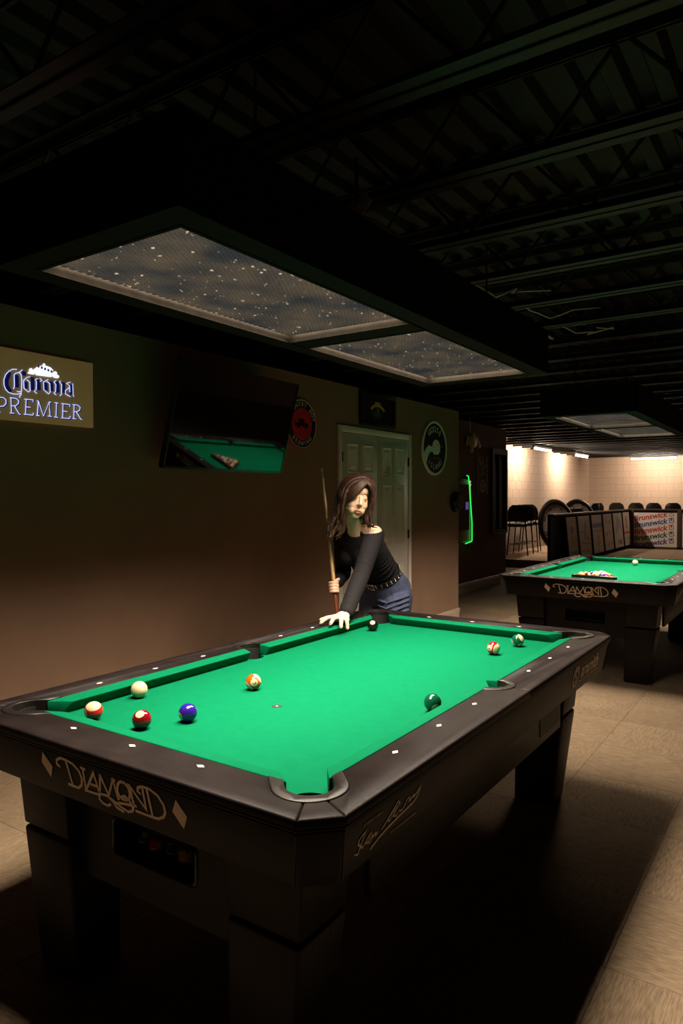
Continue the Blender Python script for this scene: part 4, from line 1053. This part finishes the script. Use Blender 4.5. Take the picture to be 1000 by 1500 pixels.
for k, (xx, r_) in enumerate(((-3.34, 178), (-2.82, 182), (-2.33, 178), (-1.84, 181), (-1.36, 180))):
    nth = ('leftmost', 'second', 'third', 'fourth', 'rightmost')[k]
    stool_copy((xx, 19.35, PZ), r_, ('black stool back %s of those above the banner barrier' % nth) if k in (0, 4) else ('black stool back, %s from left above the banner barrier' % nth), GF)

# ------------------------------------------------------------------ round game tables tipped on edge
M_felt = mat('table_felt_dark', (0.42, 0.36, 0.31), .5, noise=.2, nscale=4)
M_brass = mat('brass_cup', (.75, .50, .18), .25, metal=1.0)
def roundtable(c, rz, tiltd, r, label):
    t = empty('round_game_table', c, 0, label, 'table', 'round tables tipped on edge')
    t.rotation_euler = (math.radians(90-tiltd), 0, rz)      # local z = table normal
    m = MB(); m.M = Matrix.Translation((0, r, 0)); m.lathe([(.001, .0), (r*.80, 0), (r*.80, -.03), (.001, -.03)], 48); m.build('top', M_felt, t)
    m = MB(); m.M = Matrix.Translation((0, r, 0)); m.lathe([(r*.80, -.035), (r*.80, .012), (r*.86, .028), (r*.96, .022), (r, -.005), (r*.97, -.035)], 48, True); m.build('padded_rim', M_vinyl, t, autosmooth=.9)
    for k in range(8):
        a = PI/8+k*PI/4; m = MB(); m.M = Matrix.Translation((r*.72*math.cos(a), r+r*.72*math.sin(a), .001)); m.lathe([(.028, .0), (.045, .004), (.050, .001), (.028, -.002)], 16, True); m.build('cup_holder', M_brass, t)
    m = MB()
    m.box(-.25, .25, r-.02, r+.02, -.07, -.035); m.build('leg_rail', M_leg, t)
    for sx in (-1, 1): 
        m = MB(); m.tube([(sx*.22, r-.45, -.05), (sx*.22, r+.35, -.05)], .014, 8); m.build('folded_leg', M_leg, t)
    return t
roundtable((-3.36, 13.80, PZ), math.radians(66), 9, .62, 'round dark game table with brass cup holders tipped on edge in front')
roundtable((-3.40, 15.75, PZ), math.radians(62), 9, .62, 'second round dark game table tipped on edge behind the first')
# small black bucket chair part between the tables
hc = empty('folded_chair', (-3.30, 14.72, PZ), math.radians(60), 'folded black chair with a wooden strip standing between the tipped tables', 'chair')
o = MB().box(-.20, .20, -.02, .02, .55, 1.00).build('backrest', M_vinyl, hc); bevel(o.data, .012, 2)
o = MB().box(-.20, .20, -.10, -.05, .20, .58).build('seat', M_vinyl, hc); bevel(o.data, .012, 2)
for sx in (-1, 1): MB().tube([(sx*.21, .06, 0), (sx*.21, -.03, 1.0)], .012, 8).build('leg', M_leg, hc)
for sx in (-1, 1): MB().tube([(sx*.19, -.14, 0), (sx*.19, .02, .62)], .012, 8).build('leg', M_leg, hc)
MB().box(-.245, -.225, -.03, .03, .55, 1.03).build('wooden_strip', mat('light_wood', (.55, .33, .14), .5), hc)

# ------------------------------------------------------------------ bits under the roof deck
cd = MB().tube([(-.16, -.05, 2.588), (-.06, .22, 2.588), (-.11, .62, 2.588), (-.13, 1.4, 2.588), (-.12, 2.8, 2.588)], .011, 8).build('conduit', M_conduit)
setp(cd, 'thin metal conduit running along under the roof deck above the lamp', 'conduit')
ap = empty('access_point', (.07, -.12, 2.50), math.radians(15), 'small white square box hanging high between the roof joists', 'wall box')
o = MB().box(-.045, .045, -.045, .045, -.02, .02).build('casing', mat('white_plastic', (.62, .60, .54), .5), ap); bevel(o.data, .008, 2); o.rotation_euler = (math.radians(50), 0, math.radians(-30))
MB().tube([(0, 0, .015), (0, 0, .18)], .008, 6).build('hanger', M_steel, ap)
le = empty('indicator_box', (-.19, -.36, 2.50), 0, 'tiny blue indicator light on a black box high under the roof', 'indicator')
MB().box(-.03, .03, -.03, .03, -.02, .05).tube([(0, 0, .05), (0, 0, .12)], .006, 6).build('casing', M_black, le)
m = MB(); m.ellipsoid((.022, -.034, 0), (.004, .004, .004), 8, 6); m.ellipsoid((.022, -.034, -.016), (.003, .003, .003), 8, 6); m.build('indicator_light', mat('blue_led', (0, .1, 1), .4, emit=(.03, .18, .9), estr=.5), le)
random.seed(11)
for k, (xx, yy) in enumerate(((-.10, 1.305), (-.02, 1.91), (.02, 2.515))):
    p = [(xx, yy, 2.612)]
    for i in range(7): p.append((xx+.05*(i+1)*random.uniform(.4, 1.2), yy+.06*(i+1)*random.uniform(.5, 1.1), 2.59-.05*math.sin(i*.9)*random.uniform(.3, 1)))
    c = MB().tube(p, .0045, 6).build('loose_cable', M_conduit)
    setp(c, ('loose pale cable drooping from the roof joists, %s the lamp end' % ('nearest' if k == 0 else 'in the middle beyond' if k == 1 else 'furthest beyond')), 'cable', 'loose cables under the roof')

# ------------------------------------------------------------------ person leaning on the table with a cue
V = Vector
M_skin = mat('skin', (0.62, 0.37, 0.26), .5, spec=.3, noise=.04, nscale=20)
M_hair = mat('brown_hair', (0.034, 0.0125, 0.0062), .5, spec=.35, noise=.7, nscale=5, stretch=(26, 26, 3), bump=.3, bscale=12)
M_shirt = mat('charcoal_knit', (0.0105, 0.0092, 0.0105), .85, spec=.12, noise=.15, nscale=60)
M_denim = mat('blue_denim', (0.062, 0.077, 0.140), .8, spec=.2, noise=.30, nscale=35, bump=.15, bscale=300)
M_belt = mat('belt_leather', (0.010, 0.009, 0.009), .35)
M_stud = mat('belt_stud', (.62, .60, .56), .25, metal=1.0)
M_lip = mat('lip_colour', (0.36, 0.08, 0.065), .4)
M_lash = mat('lash_black', (0.012, 0.006, 0.004), .5)
M_nail = mat('nail_polish', (0.015, 0.012, 0.012), .2)
M_shoe = mat('black_shoe', (0.012, 0.012, 0.012), .5)

def organic(mb, voxel, it=6, fac=.5):
    me = mb.mesh('w'); o = bpy.data.objects.new('w', me); COL.objects.link(o)
    m = o.modifiers.new('r', 'REMESH'); m.mode = 'VOXEL'; m.voxel_size = voxel; m.adaptivity = 0.0; m.use_smooth_shade = True
    s = o.modifiers.new('s', 'SMOOTH'); s.factor = fac; s.iterations = it
    r = evalmesh(o); bpy.data.objects.remove(o)
    r.polygons.foreach_set('use_smooth', [True]*len(r.polygons)); return r

def limb(mb, pts, rad, seg=16):
    """tapered limb with round ends"""
    P = [V(p) for p in pts]
    # smooth resample
    path, rr = [], []
    n = len(P)
    for i in range(n-1):
        p0 = P[max(i-1, 0)]; p1 = P[i]; p2 = P[i+1]; p3 = P[min(i+2, n-1)]
        for k in range(6):
            t = k/6; a = .5*((2*p1)+(p2-p0)*t+(2*p0-5*p1+4*p2-p3)*t*t+(3*p1-p0-3*p2+p3)*t**3)
            path.append(a); rr.append(rad[i]+(rad[i+1]-rad[i])*t)
    path.append(P[-1]); rr.append(rad[-1])
    mb.tube(path, rr, seg)
    mb.ellipsoid(P[0], (rad[0],)*3, seg, 10); mb.ellipsoid(P[-1], (rad[-1],)*3, seg, 10)

def loft(mb, rings, seg=28):
    vs = []; fs = []
    for c, w, d, hw, hd in rings:
        for k in range(seg):
            a = 2*PI*k/seg; vs.append(V(c)+V(w)*hw*math.cos(a)+V(d)*hd*math.sin(a))
    n = len(rings)
    for i in range(n-1):
        for k in range(seg): fs.append((i*seg+k, i*seg+(k+1) % seg, (i+1)*seg+(k+1) % seg, (i+1)*seg+k))
    fs.append(tuple(range(seg-1, -1, -1))); fs.append(tuple((n-1)*seg+k for k in range(seg)))
    mb.add(vs, fs)

pe = empty('person', (-.79, 1.55, 0), 0, 'person in dark off-shoulder top and jeans leaning on the near table with a cue', 'person')
OFF = V(pe.location)
shL, elL, wrL = V((-.636, 1.158, 1.216)), V((-.612, .985, 1.006)), V((-.537, .716, .830))
shR, elR, wrR = V((-.905, 1.235, 1.170)), V((-.985, 1.355, .955)), V((-.900, 1.150, .915))
Wd = V((.97, -.19, .03)).normalized()
spine = [V((-.780, 1.560, .790)), V((-.780, 1.530, .850)), V((-.777, 1.425, .975)), V((-.768, 1.320, 1.062)), V((-.764, 1.235, 1.135)), V((-.762, 1.190, 1.190)), V((-.752, 1.150, 1.238))]
hws = [.150, .172, .128, .130, .142, .140, .075]
hds = [.110, .128, .098, .102, .108, .078, .055]
def torso_rings(i0, i1, grow):
    R_ = []
    for i in range(i0, i1+1):
        t = (spine[min(i+1, len(spine)-1)]-spine[max(i-1, 0)]).normalized(); w = (Wd-t*Wd.dot(t)).normalized(); d = t.cross(w)
        R_.append((spine[i], w, d, hws[i]+grow, hds[i]+grow))
    return R_
hipL, hipR = V((-.695, 1.515, .80)), V((-.865, 1.550, .80))
legs = [[hipL, V((-.690, 1.475, .46)), V((-.700, 1.560, .085))], [hipR, V((-.905, 1.530, .46)), V((-.930, 1.600, .085))]]

# ---- head frame: x = her right, y = where the face looks, z = up
Fd = V((.730, -.665, -.20)).normalized()
Up0 = V((.14, .10, 1)).normalized(); Hx = Fd.cross(Up0).normalized(); Hz = Hx.cross(Fd).normalized()
HC = V((-.685, 1.044, 1.426)); HS = .94
HM = Matrix.Translation(HC) @ Matrix((Hx, Fd, Hz)).transposed().to_4x4() @ Matrix.Scale(HS, 4)

def body_parts(mb):
    loft(mb, torso_rings(0, 6, 0))
    for s in (1, -1): mb.ellipsoid(spine[4]+Wd*(.062*s)+V((-.015, -.055, -.055)), (.052, .050, .050), 16, 10)
    limb(mb, [spine[5]+V((0, .02, .0)), (spine[5]+shL)/2+V((0, 0, .022)), shL], [.060, .050, .052])
    limb(mb, [spine[5]+V((0, .02, .0)), (spine[5]+shR)/2+V((0, 0, .022)), shR], [.060, .050, .052])
    limb(mb, [shL, (shL+elL)/2, elL, (elL*2+wrL)/3, wrL], [.052, .043, .036, .038, .0245])
    limb(mb, [shR, (shR+elR)/2, elR, (elR*2+wrR)/3, wrR], [.052, .043, .036, .038, .0245])
    limb(mb, [spine[6]+V((0, .0, -.02)), HM @ V((0, -.030, -.115)), HM @ V((0, -.018, -.06))], [.050, .038, .042])
    for L in legs:
        limb(mb, [L[0], L[0]*.5+L[1]*.5, L[1], L[1]*.6+L[2]*.4, L[2]], [.092, .078, .056, .054, .036])
        limb(mb, [L[2]+V((0, .03, -.04)), L[2]+V((0, -.08, -.048)), L[2]+V((0, -.15, -.055))], [.034, .034, .026])
bodymb = MB(); body_parts(bodymb)
# head
hm = MB(); hm.M = HM
hm.ellipsoid((0, -.014, .038), (.074, .092, .082)); hm.ellipsoid((0, .022, -.024), (.067, .072, .088))
hm.ellipsoid((0, .038, -.080), (.047, .046, .034)); hm.ellipsoid((0, .070, -.098), (.019, .017, .016))
for s in (1, -1):
    hm.ellipsoid((s*.030, .052, -.030), (.032, .034, .036)); hm.ellipsoid((s*.030, .0685, .018), (.0165, .0145, .0150)); hm.ellipsoid((s*.026, .058, -.062), (.026, .030, .030))
    hm.ellipsoid((s*.0095, .0990, -.022), (.0068, .0085, .0060)); hm.ellipsoid((s*.046, .018, -.055), (.018, .040, .030))
    hm.ellipsoid((s*.073, -.005, -.005), (.008, .018, .030))
hm.tube([(0, .084, .026), (0, .096, .006), (0, .1085, -.014)], [.0070, .0080, .0098], 12); hm.ellipsoid((0, .1085, -.016), (.0098, .0098, .0092))
hm.ellipsoid((0, .046, .052), (.054, .036, .034))
hm.ellipsoid((0, .080, -.060), (.026, .016, .022))
bodymb.add(hm.v, hm.f)
# left hand flat on the rail and cushion
def finger(mb, pts, r0, r1): limb(mb, pts, [r0+(r1-r0)*i/(len(pts)-1) for i in range(len(pts))], 12)
wrL2 = V((-.537, .712, .826))
tipsL = [V((-.634, .628, .7965)), V((-.582, .553, .7965)), V((-.524, .556, .7965)), V((-.482, .588, .780)), V((-.478, .642, .766))]
mcpL = [V((-.590, .672, .806)), V((-.562, .640, .812)), V((-.537, .632, .815)), V((-.513, .638, .813)), V((-.496, .656, .807))]
lp = MB()
limb(lp, [wrL2, V((-.556, .664, .810))], [.0270, .0195], 14); limb(lp, [wrL2, V((-.535, .652, .812))], [.0270, .0205], 14); limb(lp, [wrL2, V((-.506, .660, .810))], [.0260, .0195], 14); limb(lp, [mcpL[1]+V((0, .01, -.004)), mcpL[4]+V((0, .008, -.002))], [.0155, .0140], 12)
for i in range(5):
    a, b = mcpL[i], tipsL[i]
    pip = a*.52+b*.48+V((0, 0, .012 if i else .003)); dip = a*.22+b*.78+V((0, 0, .006 if i else .002))
    if i == 0: finger(lp, [wrL2+V((-.012, -.015, -.008)), a, pip, b], .0180, .0100)
    else: finger(lp, [a, pip, dip, b], .0130 if i < 4 else .0115, .0088)
bodymb.add(lp.v, lp.f)
# right hand closed round the cue
cue_tip = V((-1.037, 1.197, 1.614)); grip = V((-.862, 1.079, .904)); cd_ = (grip-cue_tip).normalized()
cue_butt = cue_tip+cd_*1.46
rp = MB()
to_w = (wrR-grip); to_w -= cd_*to_w.dot(cd_); to_w.normalize(); sidev = cd_.cross(to_w).normalized()
# sidev sign: fingers come round on the camera side
if sidev.dot(camF) > 0: sidev = -sidev
def around(h, ang, r): return grip+cd_*h+(to_w*math.cos(ang)+sidev*math.sin(ang))*r
for k, h in enumerate((-.026, -.008, .010, .027)):
    rr = .0245
    finger(rp, [around(h, math.radians(-35), .034), around(h+.002, math.radians(-95), rr+.002), around(h+.004, math.radians(-165), rr), around(h+.006, math.radians(-235), rr-.001), around(h+.006, math.radians(-275), rr-.002)], .0098, .0075)
finger(rp, [around(-.030, math.radians(25), .040), around(-.040, math.radians(70), .030), around(-.036, math.radians(115), .0245), around(-.030, math.radians(150), .023)], .0115, .0085)
limb(rp, [wrR, around(-.016, math.radians(-10), .036)], [.0240, .0200], 14); limb(rp, [wrR, around(.012, math.radians(-15), .036)], [.0230, .0180], 14); limb(rp, [around(-.026, math.radians(-35), .034), around(.024, math.radians(-35), .034)], [.0135, .0125], 12)
bodymb.add(rp.v, rp.f)
bodymb.v = [p-OFF for p in bodymb.v]
body_me = organic(bodymb, .0032, 6, .5); body_me.name = 'body'; body_me.materials.clear(); body_me.materials.append(M_skin)
body = link('body', body_me, pe)
def part(mb, name, m, voxel=None, it=4, smooth=True):
    mb.v = [p-OFF for p in mb.v]
    if voxel: me = organic(mb, voxel, it); me.materials.clear(); me.materials.append(m)
    else: me = mb.mesh(name, m, smooth=smooth)
    me.name = name
    return link(name, me, pe)
# face details
fm = MB(); fm.M = HM
fm.tube([(-.0225, .0905, -.0640), (-.010, .0985, -.0590), (-.004, .1005, -.0578), (0, .1000, -.0590), (.004, .1005, -.0578), (.010, .0985, -.0590), (.0225, .0905, -.0640)], [.0012, .0038, .0046, .0042, .0046, .0038, .0012], 8)
fm.tube([(-.0205, .0905, -.0645), (-.010, .0975, -.0690), (0, .0990, -.0705), (.010, .0975, -.0690), (.0205, .0905, -.0645)], [.0012, .0050, .0058, .0050, .0012], 8)
part(fm, 'lips', M_lip)
for s in (1, -1):
    fm = MB(); fm.M = HM
    fm.tube([(s*.0165, .0825, .0150), (s*.024, .0850, .0105), (s*.031, .0850, .0088), (s*.038, .0826, .0098), (s*.0465, .0750, .0145)], [.0006, .0014, .0018, .0018, .0008], 6)
    part(fm, 'eyelash_line', M_lash)
for s in (1, -1):
    fm = MB(); fm.M = HM; fm.tube([(s*.013, .0860, .0400), (s*.026, .0865, .0445), (s*.040, .0800, .0455), (s*.052, .0690, .0405)], [.0010, .0018, .0017, .0006], 6)
    part(fm, 'eyebrow', M_hair)
# line tattoo on the bare shoulder, snapped to the skin
from mathutils.bvhtree import BVHTree
_bv = BVHTree.FromPolygons([v.co.copy() for v in body_me.vertices], [tuple(p.vertices) for p in body_me.polygons])
tl = []
for (a, b) in ((-.010, .034), (.000, .030), (.004, .020), (-.006, .014), (-.012, .006), (.000, .002), (.008, -.004), (.004, -.014), (-.008, -.016), (-.016, -.022)):
    q = shL-OFF+camR*(a-.012)+camU*(b+.020)-camF*.3
    h = _bv.ray_cast(q, camF)
    if h[0] is not None: tl.append(h[0]-camF*.0004)
if len(tl) > 2: link('tattoo', MB().tube(tl, .0009, 5).mesh('tattoo', mat('tattoo_ink', (.10, .07, .09), .6)), pe)
# nails
nm = MB()
for i in range(1, 5):
    d = (tipsL[i]-mcpL[i]).normalized(); nm.ellipsoid(tipsL[i]+V((0, 0, .0050))+d*.002, (.0052, .0062, .0030), 10, 6)
part(nm, 'fingernails', M_nail)

# ---- top: long sleeves, wide neckline, open left shoulder
tm = MB()
loft(tm, [(spine[1]+(spine[2]-spine[1])*.78,)+torso_rings(2, 2, 0)[0][1:3]+(.146, .115)]+torso_rings(2, 6, .007))
for s in (1, -1): tm.ellipsoid(spine[4]+Wd*(.062*s)+V((-.015, -.050, -.055)), (.062, .060, .060), 16, 10)
limb(tm, [spine[5]+V((0, .02, .0)), (spine[5]+shL)/2+V((0, 0, .020)), shL], [.064, .055, .058])
limb(tm, [spine[5]+V((0, .02, .0)), (spine[5]+shR)/2+V((0, 0, .020)), shR], [.064, .055, .058])
def sleeve(a, b, c):
    pts = []; rad = []
    seq = [(a, .061), ((a+b)/2, .055), (b, .049), ((b*2+c)/3, .048), (b*.3+c*.7, .043), (c, .040)]
    limb(tm, [q[0] for q in seq], [q[1] for q in seq])
    # wrinkle rolls
    random.seed(5)
    for t in (.30, .42, .50, .57, .66, .80, .88, .95):
        u = t*2
        p = a+(b-a)*u if u < 1 else b+(c-b)*(u-1)
        ax = ((b-a) if u < 1 else (c-b)).normalized(); r0 = (.057-.009*u) if u < 1 else (.0485-.008*(u-1))
        e1 = ax.orthogonal().normalized(); e2 = ax.cross(e1); tl = random.uniform(-.35, .35)
        tm.tube([p+(e1*math.cos(q)+e2*math.sin(q))*r0+ax*(tl*r0*math.cos(q+t*9)) for q in [2*PI*k/16 for k in range(16)]], .0034, 6, closed=True)
sleeve(shL, elL, wrL+V((.002, .002, .004))); sleeve(shR, elR, wrR+V((0, .015, .006)))
for k in range(6):   # folds across the waist
    c = spine[2]+(spine[3]-spine[2])*(k/5*1.4); t = (spine[3]-spine[2]).normalized(); w = (Wd-t*Wd.dot(t)).normalized(); d = t.cross(w)
    tm.tube([c+w*(.137*math.cos(q))+d*(.108*math.sin(q))+t*(.012*math.sin(q*2+k)) for q in [2*PI*j/24 for j in range(24)]], .0065, 6, closed=True)
tm.v = [p-OFF for p in tm.v]
top_me = organic(tm, .0045, 4)
cuts = []
def cutter(c, r, R=None):
    m = MB(); m.ellipsoid(V(c)-OFF, r, 32, 20, R); cuts.append(m.mesh('c'))
nb = spine[6]
cutter(nb+V((.016, -.030, .100)), (.088, .090, .088))                       # wide neckline
cutter(shL+V((-.006, -.026, .052)), (.076, .070, .060))                        # bare left shoulder
top_me = boolean(top_me, cuts); top_me.materials.clear(); top_me.materials.append(M_shirt)
top_me.polygons.foreach_set('use_smooth', [True]*len(top_me.polygons)); top_me.name = 'top'
tp = link('top', top_me, pe); tp['label'] = 'dark charcoal off-shoulder top with long sleeves'
st = MB(); p0, p1 = shL+V((.020, .055, .040)), nb+V((.055, .050, .012))
st.tube([p1+V((0, 0, 0)), (p0+p1)/2+V((.012, -.004, .016)), p0], .0065, 8); part(st, 'strap', M_shirt)
# ---- jeans
jm = MB(); loft(jm, torso_rings(0, 1, .008)); 
t = (spine[2]-spine[1]).normalized(); w = (Wd-t*Wd.dot(t)).normalized(); d = t.cross(w)
c1 = spine[1]+(spine[2]-spine[1])*.84
loft(jm, [(spine[1], w, d, hws[1]+.008, hds[1]+.008), (c1, w, d, .143, .112)])
for s in (1, -1): jm.ellipsoid(spine[1]+Wd*(.07*s)+V((0, .055, -.035)), (.090, .085, .095), 18, 12)
for L in legs: limb(jm, [L[0], L[0]*.5+L[1]*.5, L[1], L[1]*.5+L[2]*.5, L[2]], [.106, .094, .074, .072, .070])
for k in range(5):
    q0 = legs[0][0]+V((.0, -.02, -.02-.03*k)); jm.tube([q0+V((-.07, -.085, .01)), q0+V((0, -.100, -.005*k)), q0+V((.08, -.065, .03)), q0+V((.108, .0, .045))], .006, 6)
part(jm, 'jeans', M_denim, .005, 5)
# seam and pocket line
bm_ = MB(); cB = spine[1]+(spine[2]-spine[1])*.86
rw, rd = .146, .115
ringp = []
for k in range(40):
    a = 2*PI*k/40; ringp.append((cB+w*(rw*math.cos(a))+d*(rd*math.sin(a)), a))
vs = []; fs = []
for p, a in ringp:
    o_ = (w*math.cos(a)+d*math.sin(a))
    vs += [p-t*.018, p+o_*.005-t*.018, p+o_*.003+t*.018, p+t*.018]
for k in range(40):
    a_, b_ = 4*k, 4*((k+1) % 40)
    for i in range(4): fs.append((a_+i, a_+(i+1) % 4, b_+(i+1) % 4, b_+i))
bm_.add(vs, fs); belt = part(bm_, 'belt', M_belt, smooth=False)
sm = MB()
for k in range(26):
    a = 2*PI*k/26
    for tz in (-.008, .008):
        p = cB+w*((rw+.0052)*math.cos(a))+d*((rd+.0052)*math.sin(a))+t*tz
        sm.ellipsoid(p, (.0042, .0042, .0042), 8, 6)
sm.v = [p-OFF for p in sm.v]
stud = link('belt_studs', sm.mesh('belt_studs', M_stud, smooth=True), belt); stud['kind'] = 'stuff'
bk_ = MB(); pb = cB+d*(-(rd+.008) if d.dot(V((0, -1, 0))) < 0 else (rd+.008))+w*.02
bk_.tube([pb+w*.022+t*.020, pb-w*.022+t*.020, pb-w*.022-t*.020, pb+w*.022-t*.020], .0035, 8, closed=True)
bk_.v = [p-OFF for p in bk_.v]; link('buckle', bk_.mesh('buckle', M_stud, smooth=True), belt)
for L in legs:
    s_ = MB(); a = L[2]
    limb(s_, [a+V((0, .035, -.050)), a+V((0, -.07, -.052)), a+V((0, -.165, -.058))], [.034, .041, .026]); limb(s_, [a+V((0, .02, .02)), a+V((0, .03, -.04))], [.043, .040])
    part(s_, 'shoe', M_shoe, .006, 3)
zmin = min(v.co.z for o in pe.children for v in o.data.vertices)
pe.location.z = -zmin if zmin < 0 else 0.0
dz = pe.location.z

# ---- hair
hr = MB(); hr.M = HM
hr.ellipsoid((0, -.026, .042), (.083, .092, .088), 28, 18)
hr.ellipsoid((0, -.050, -.02), (.074, .068, .09), 24, 16)
random.seed(21)
PX0 = -.022
def lk(pts, r0, r1):
    n = len(pts); P = [V(p) for p in pts]; path = []; rr = []
    for i in range(n-1):
        p0 = P[max(i-1, 0)]; p1 = P[i]; p2 = P[i+1]; p3 = P[min(i+2, n-1)]
        for k in range(4):
            u = k/4; path.append(.5*((2*p1)+(p2-p0)*u+(2*p0-5*p1+4*p2-p3)*u*u+(3*p1-p0-3*p2+p3)*u**3))
    path.append(P[-1]); m = len(path)
    for i in range(m):
        u = i/(m-1); rr.append((r0*(.75+.5*math.sin(PI*min(1, u*1.3))))*(1-u)+r1*u if u < .85 else r0*(1-u)*1.2+r1*.9)
    hr.tube(path, rr, 8)
for side in (1, -1):
    for i in range(34):                      # side and back curtains
        yr = .050-.140*i/33+random.uniform(-.005, .005)
        k = math.sqrt(max(.12, 1-((yr+.022)/.110)**2)); lift = random.uniform(.004, .014)
        w_ = (.090+lift)*k; h_ = (.092+lift)*k
        L = random.uniform(.22, .30) if side > 0 else random.uniform(.15, .215)
        fl = random.uniform(.35, 1.15)*(1 if side > 0 else 1.3)
        ph = random.uniform(0, 6.28)
        pts = [(PX0, yr, .040+h_+.002)]
        for a in (28, 55, 80): pts.append((PX0*(1-a/90)+side*w_*math.sin(math.radians(a)), yr-.002, .040+h_*math.cos(math.radians(a))))
        zz = [.0, -.045, -.085, -.125, -.165, -.20, -.235, -.265, -.295]
        for j, z in enumerate(zz):
            if -z > L: break
            out = .008*math.sin(j*1.15+ph)+(.008*fl*max(0, j-2)**1.2)
            pts.append((side*(max(w_, .078)+.004+out), yr+.012*math.sin(j*.9+ph)*1.2+(.005*j if i < 14 else -.002*j), z))
        lk(pts, random.uniform(.0095, .0125), .0015)
    for i in range(16):                      # curtain bangs
        u = i/15; e = .010*random.random()
        if side > 0:
            pts = [(PX0+.002, .046+.030*u, .130-.022*u), (.002+.016*(1-u), .074+.022*u, .114-.024*u), (.022+.022*(1-u), .080+.024*u, .084-.024*u), (.040+.024*(1-u), .074+.028*u, .054-.028*u), (.057+.020*(1-u), .062+.024*u, .022-.022*u), (.073+.010*(1-u), .046+.016*u, -.015-.012*u), (.085+.004*(1-u), .028+.010*u, -.060), (.092+.006*u, .020, -.110-.02*e), (.106+e, .018, -.155-2*e)]
        else:
            pts = [(PX0-.002, .046+.026*u, .130-.018*u), (-.044-.006*(1-u), .064+.020*u, .106-.014*u), (-.066-.006*(1-u), .054+.018*u, .070-.010*u), (-.078-.006*(1-u), .040+.016*u, .028), (-.083, .030+.010*u, -.015), (-.087, .024+.006*u, -.060), (-.096, .022, -.095), (-.116-.8*e, .026, -.120-e), (-.142-1.2*e, .032, -.132-2*e)]
        lk(pts, random.uniform(.0095, .0120), .0015)
for i in range(12):                          # locks falling in front of the shoulders
    e = random.uniform(-.008, .008); g = random.uniform(-.010, .010)
    lk([(.078+e, .030+g, .02), (.084+e, .026+g, -.04), (.076+e, .032+g, -.09), (.060+e, .042+g, -.14), (.052+e*1.5, .046+g, -.185), (.062+e*2, .046+g, -.225+g), (.080+e*2, .046, -.250+2*g)], .0115, .0015)
    lk([(-.080+e, .026+g, .02), (-.086+e, .022+g, -.035), (-.082+e, .030+g, -.08), (-.078+e, .042+g, -.110), (-.092+e*1.5, .052+g, -.135), (-.118+e*2, .058+g, -.142+g), (-.146+e*2, .062, -.132+2*g)], .0110, .0015)
for i in range(20):                          # back of the head
    x = -.075+.15*i/19
    pts = [(x*.4, -.045, .128), (x*.8, -.100, .085), (x, -.122, .02), (x*1.05, -.118, -.05), (x*1.1, -.105, -.11), (x*1.15, -.10-.01*random.random(), -.16), (x*1.25, -.105-.02*random.random(), -.20-.03*random.random())]
    lk(pts, .011, .002)
hr.v = [p-OFF for p in hr.v]
hair_me = organic(hr, .0030, 2, .4); hair_me.materials.clear(); hair_me.materials.append(M_hair); hair_me.name = 'hair'
ho = link('hair', hair_me, pe); ho['label'] = 'shoulder length wavy dark brown hair with curtain bangs'

# ---- the cue in her right hand
cq = empty('pool_cue', tuple(cue_butt+V((0, 0, dz))), 0, 'wooden pool cue held upright in the hand of the person', 'cue')
def seg_(t0, t1, r0, r1, name, m):
    b = MB(); A = cue_butt; d_ = -cd_
    b.tube([d_*t0, d_*(t0+t1)/2, d_*t1], [r0, (r0+r1)/2, r1], 14); b.build(name, m, cq, autosmooth=.7)
M_maple = mat('maple_shaft', (.44, .28, .11), .35, noise=.12, nscale=6, stretch=(10, 10, 1))
M_rosew = mat('red_butt', (.16, .04, .018), .3, noise=.3, nscale=5, stretch=(10, 10, 1))
seg_(.03, .74, .0150, .0115, 'butt', M_rosew); seg_(0, .03, .0155, .0155, 'bumper', M_black)
seg_(.74, .755, .0118, .0118, 'joint', M_stud); seg_(.755, 1.43, .0112, .0066, 'shaft', M_maple); seg_(1.43, 1.452, .0067, .0066, 'ferrule', mat('ferrule_white', (.75, .7, .6), .4)); seg_(1.452, 1.46, .0064, .0055, 'cue_tip', mat('tip_blue', (.1, .12, .16), .9))
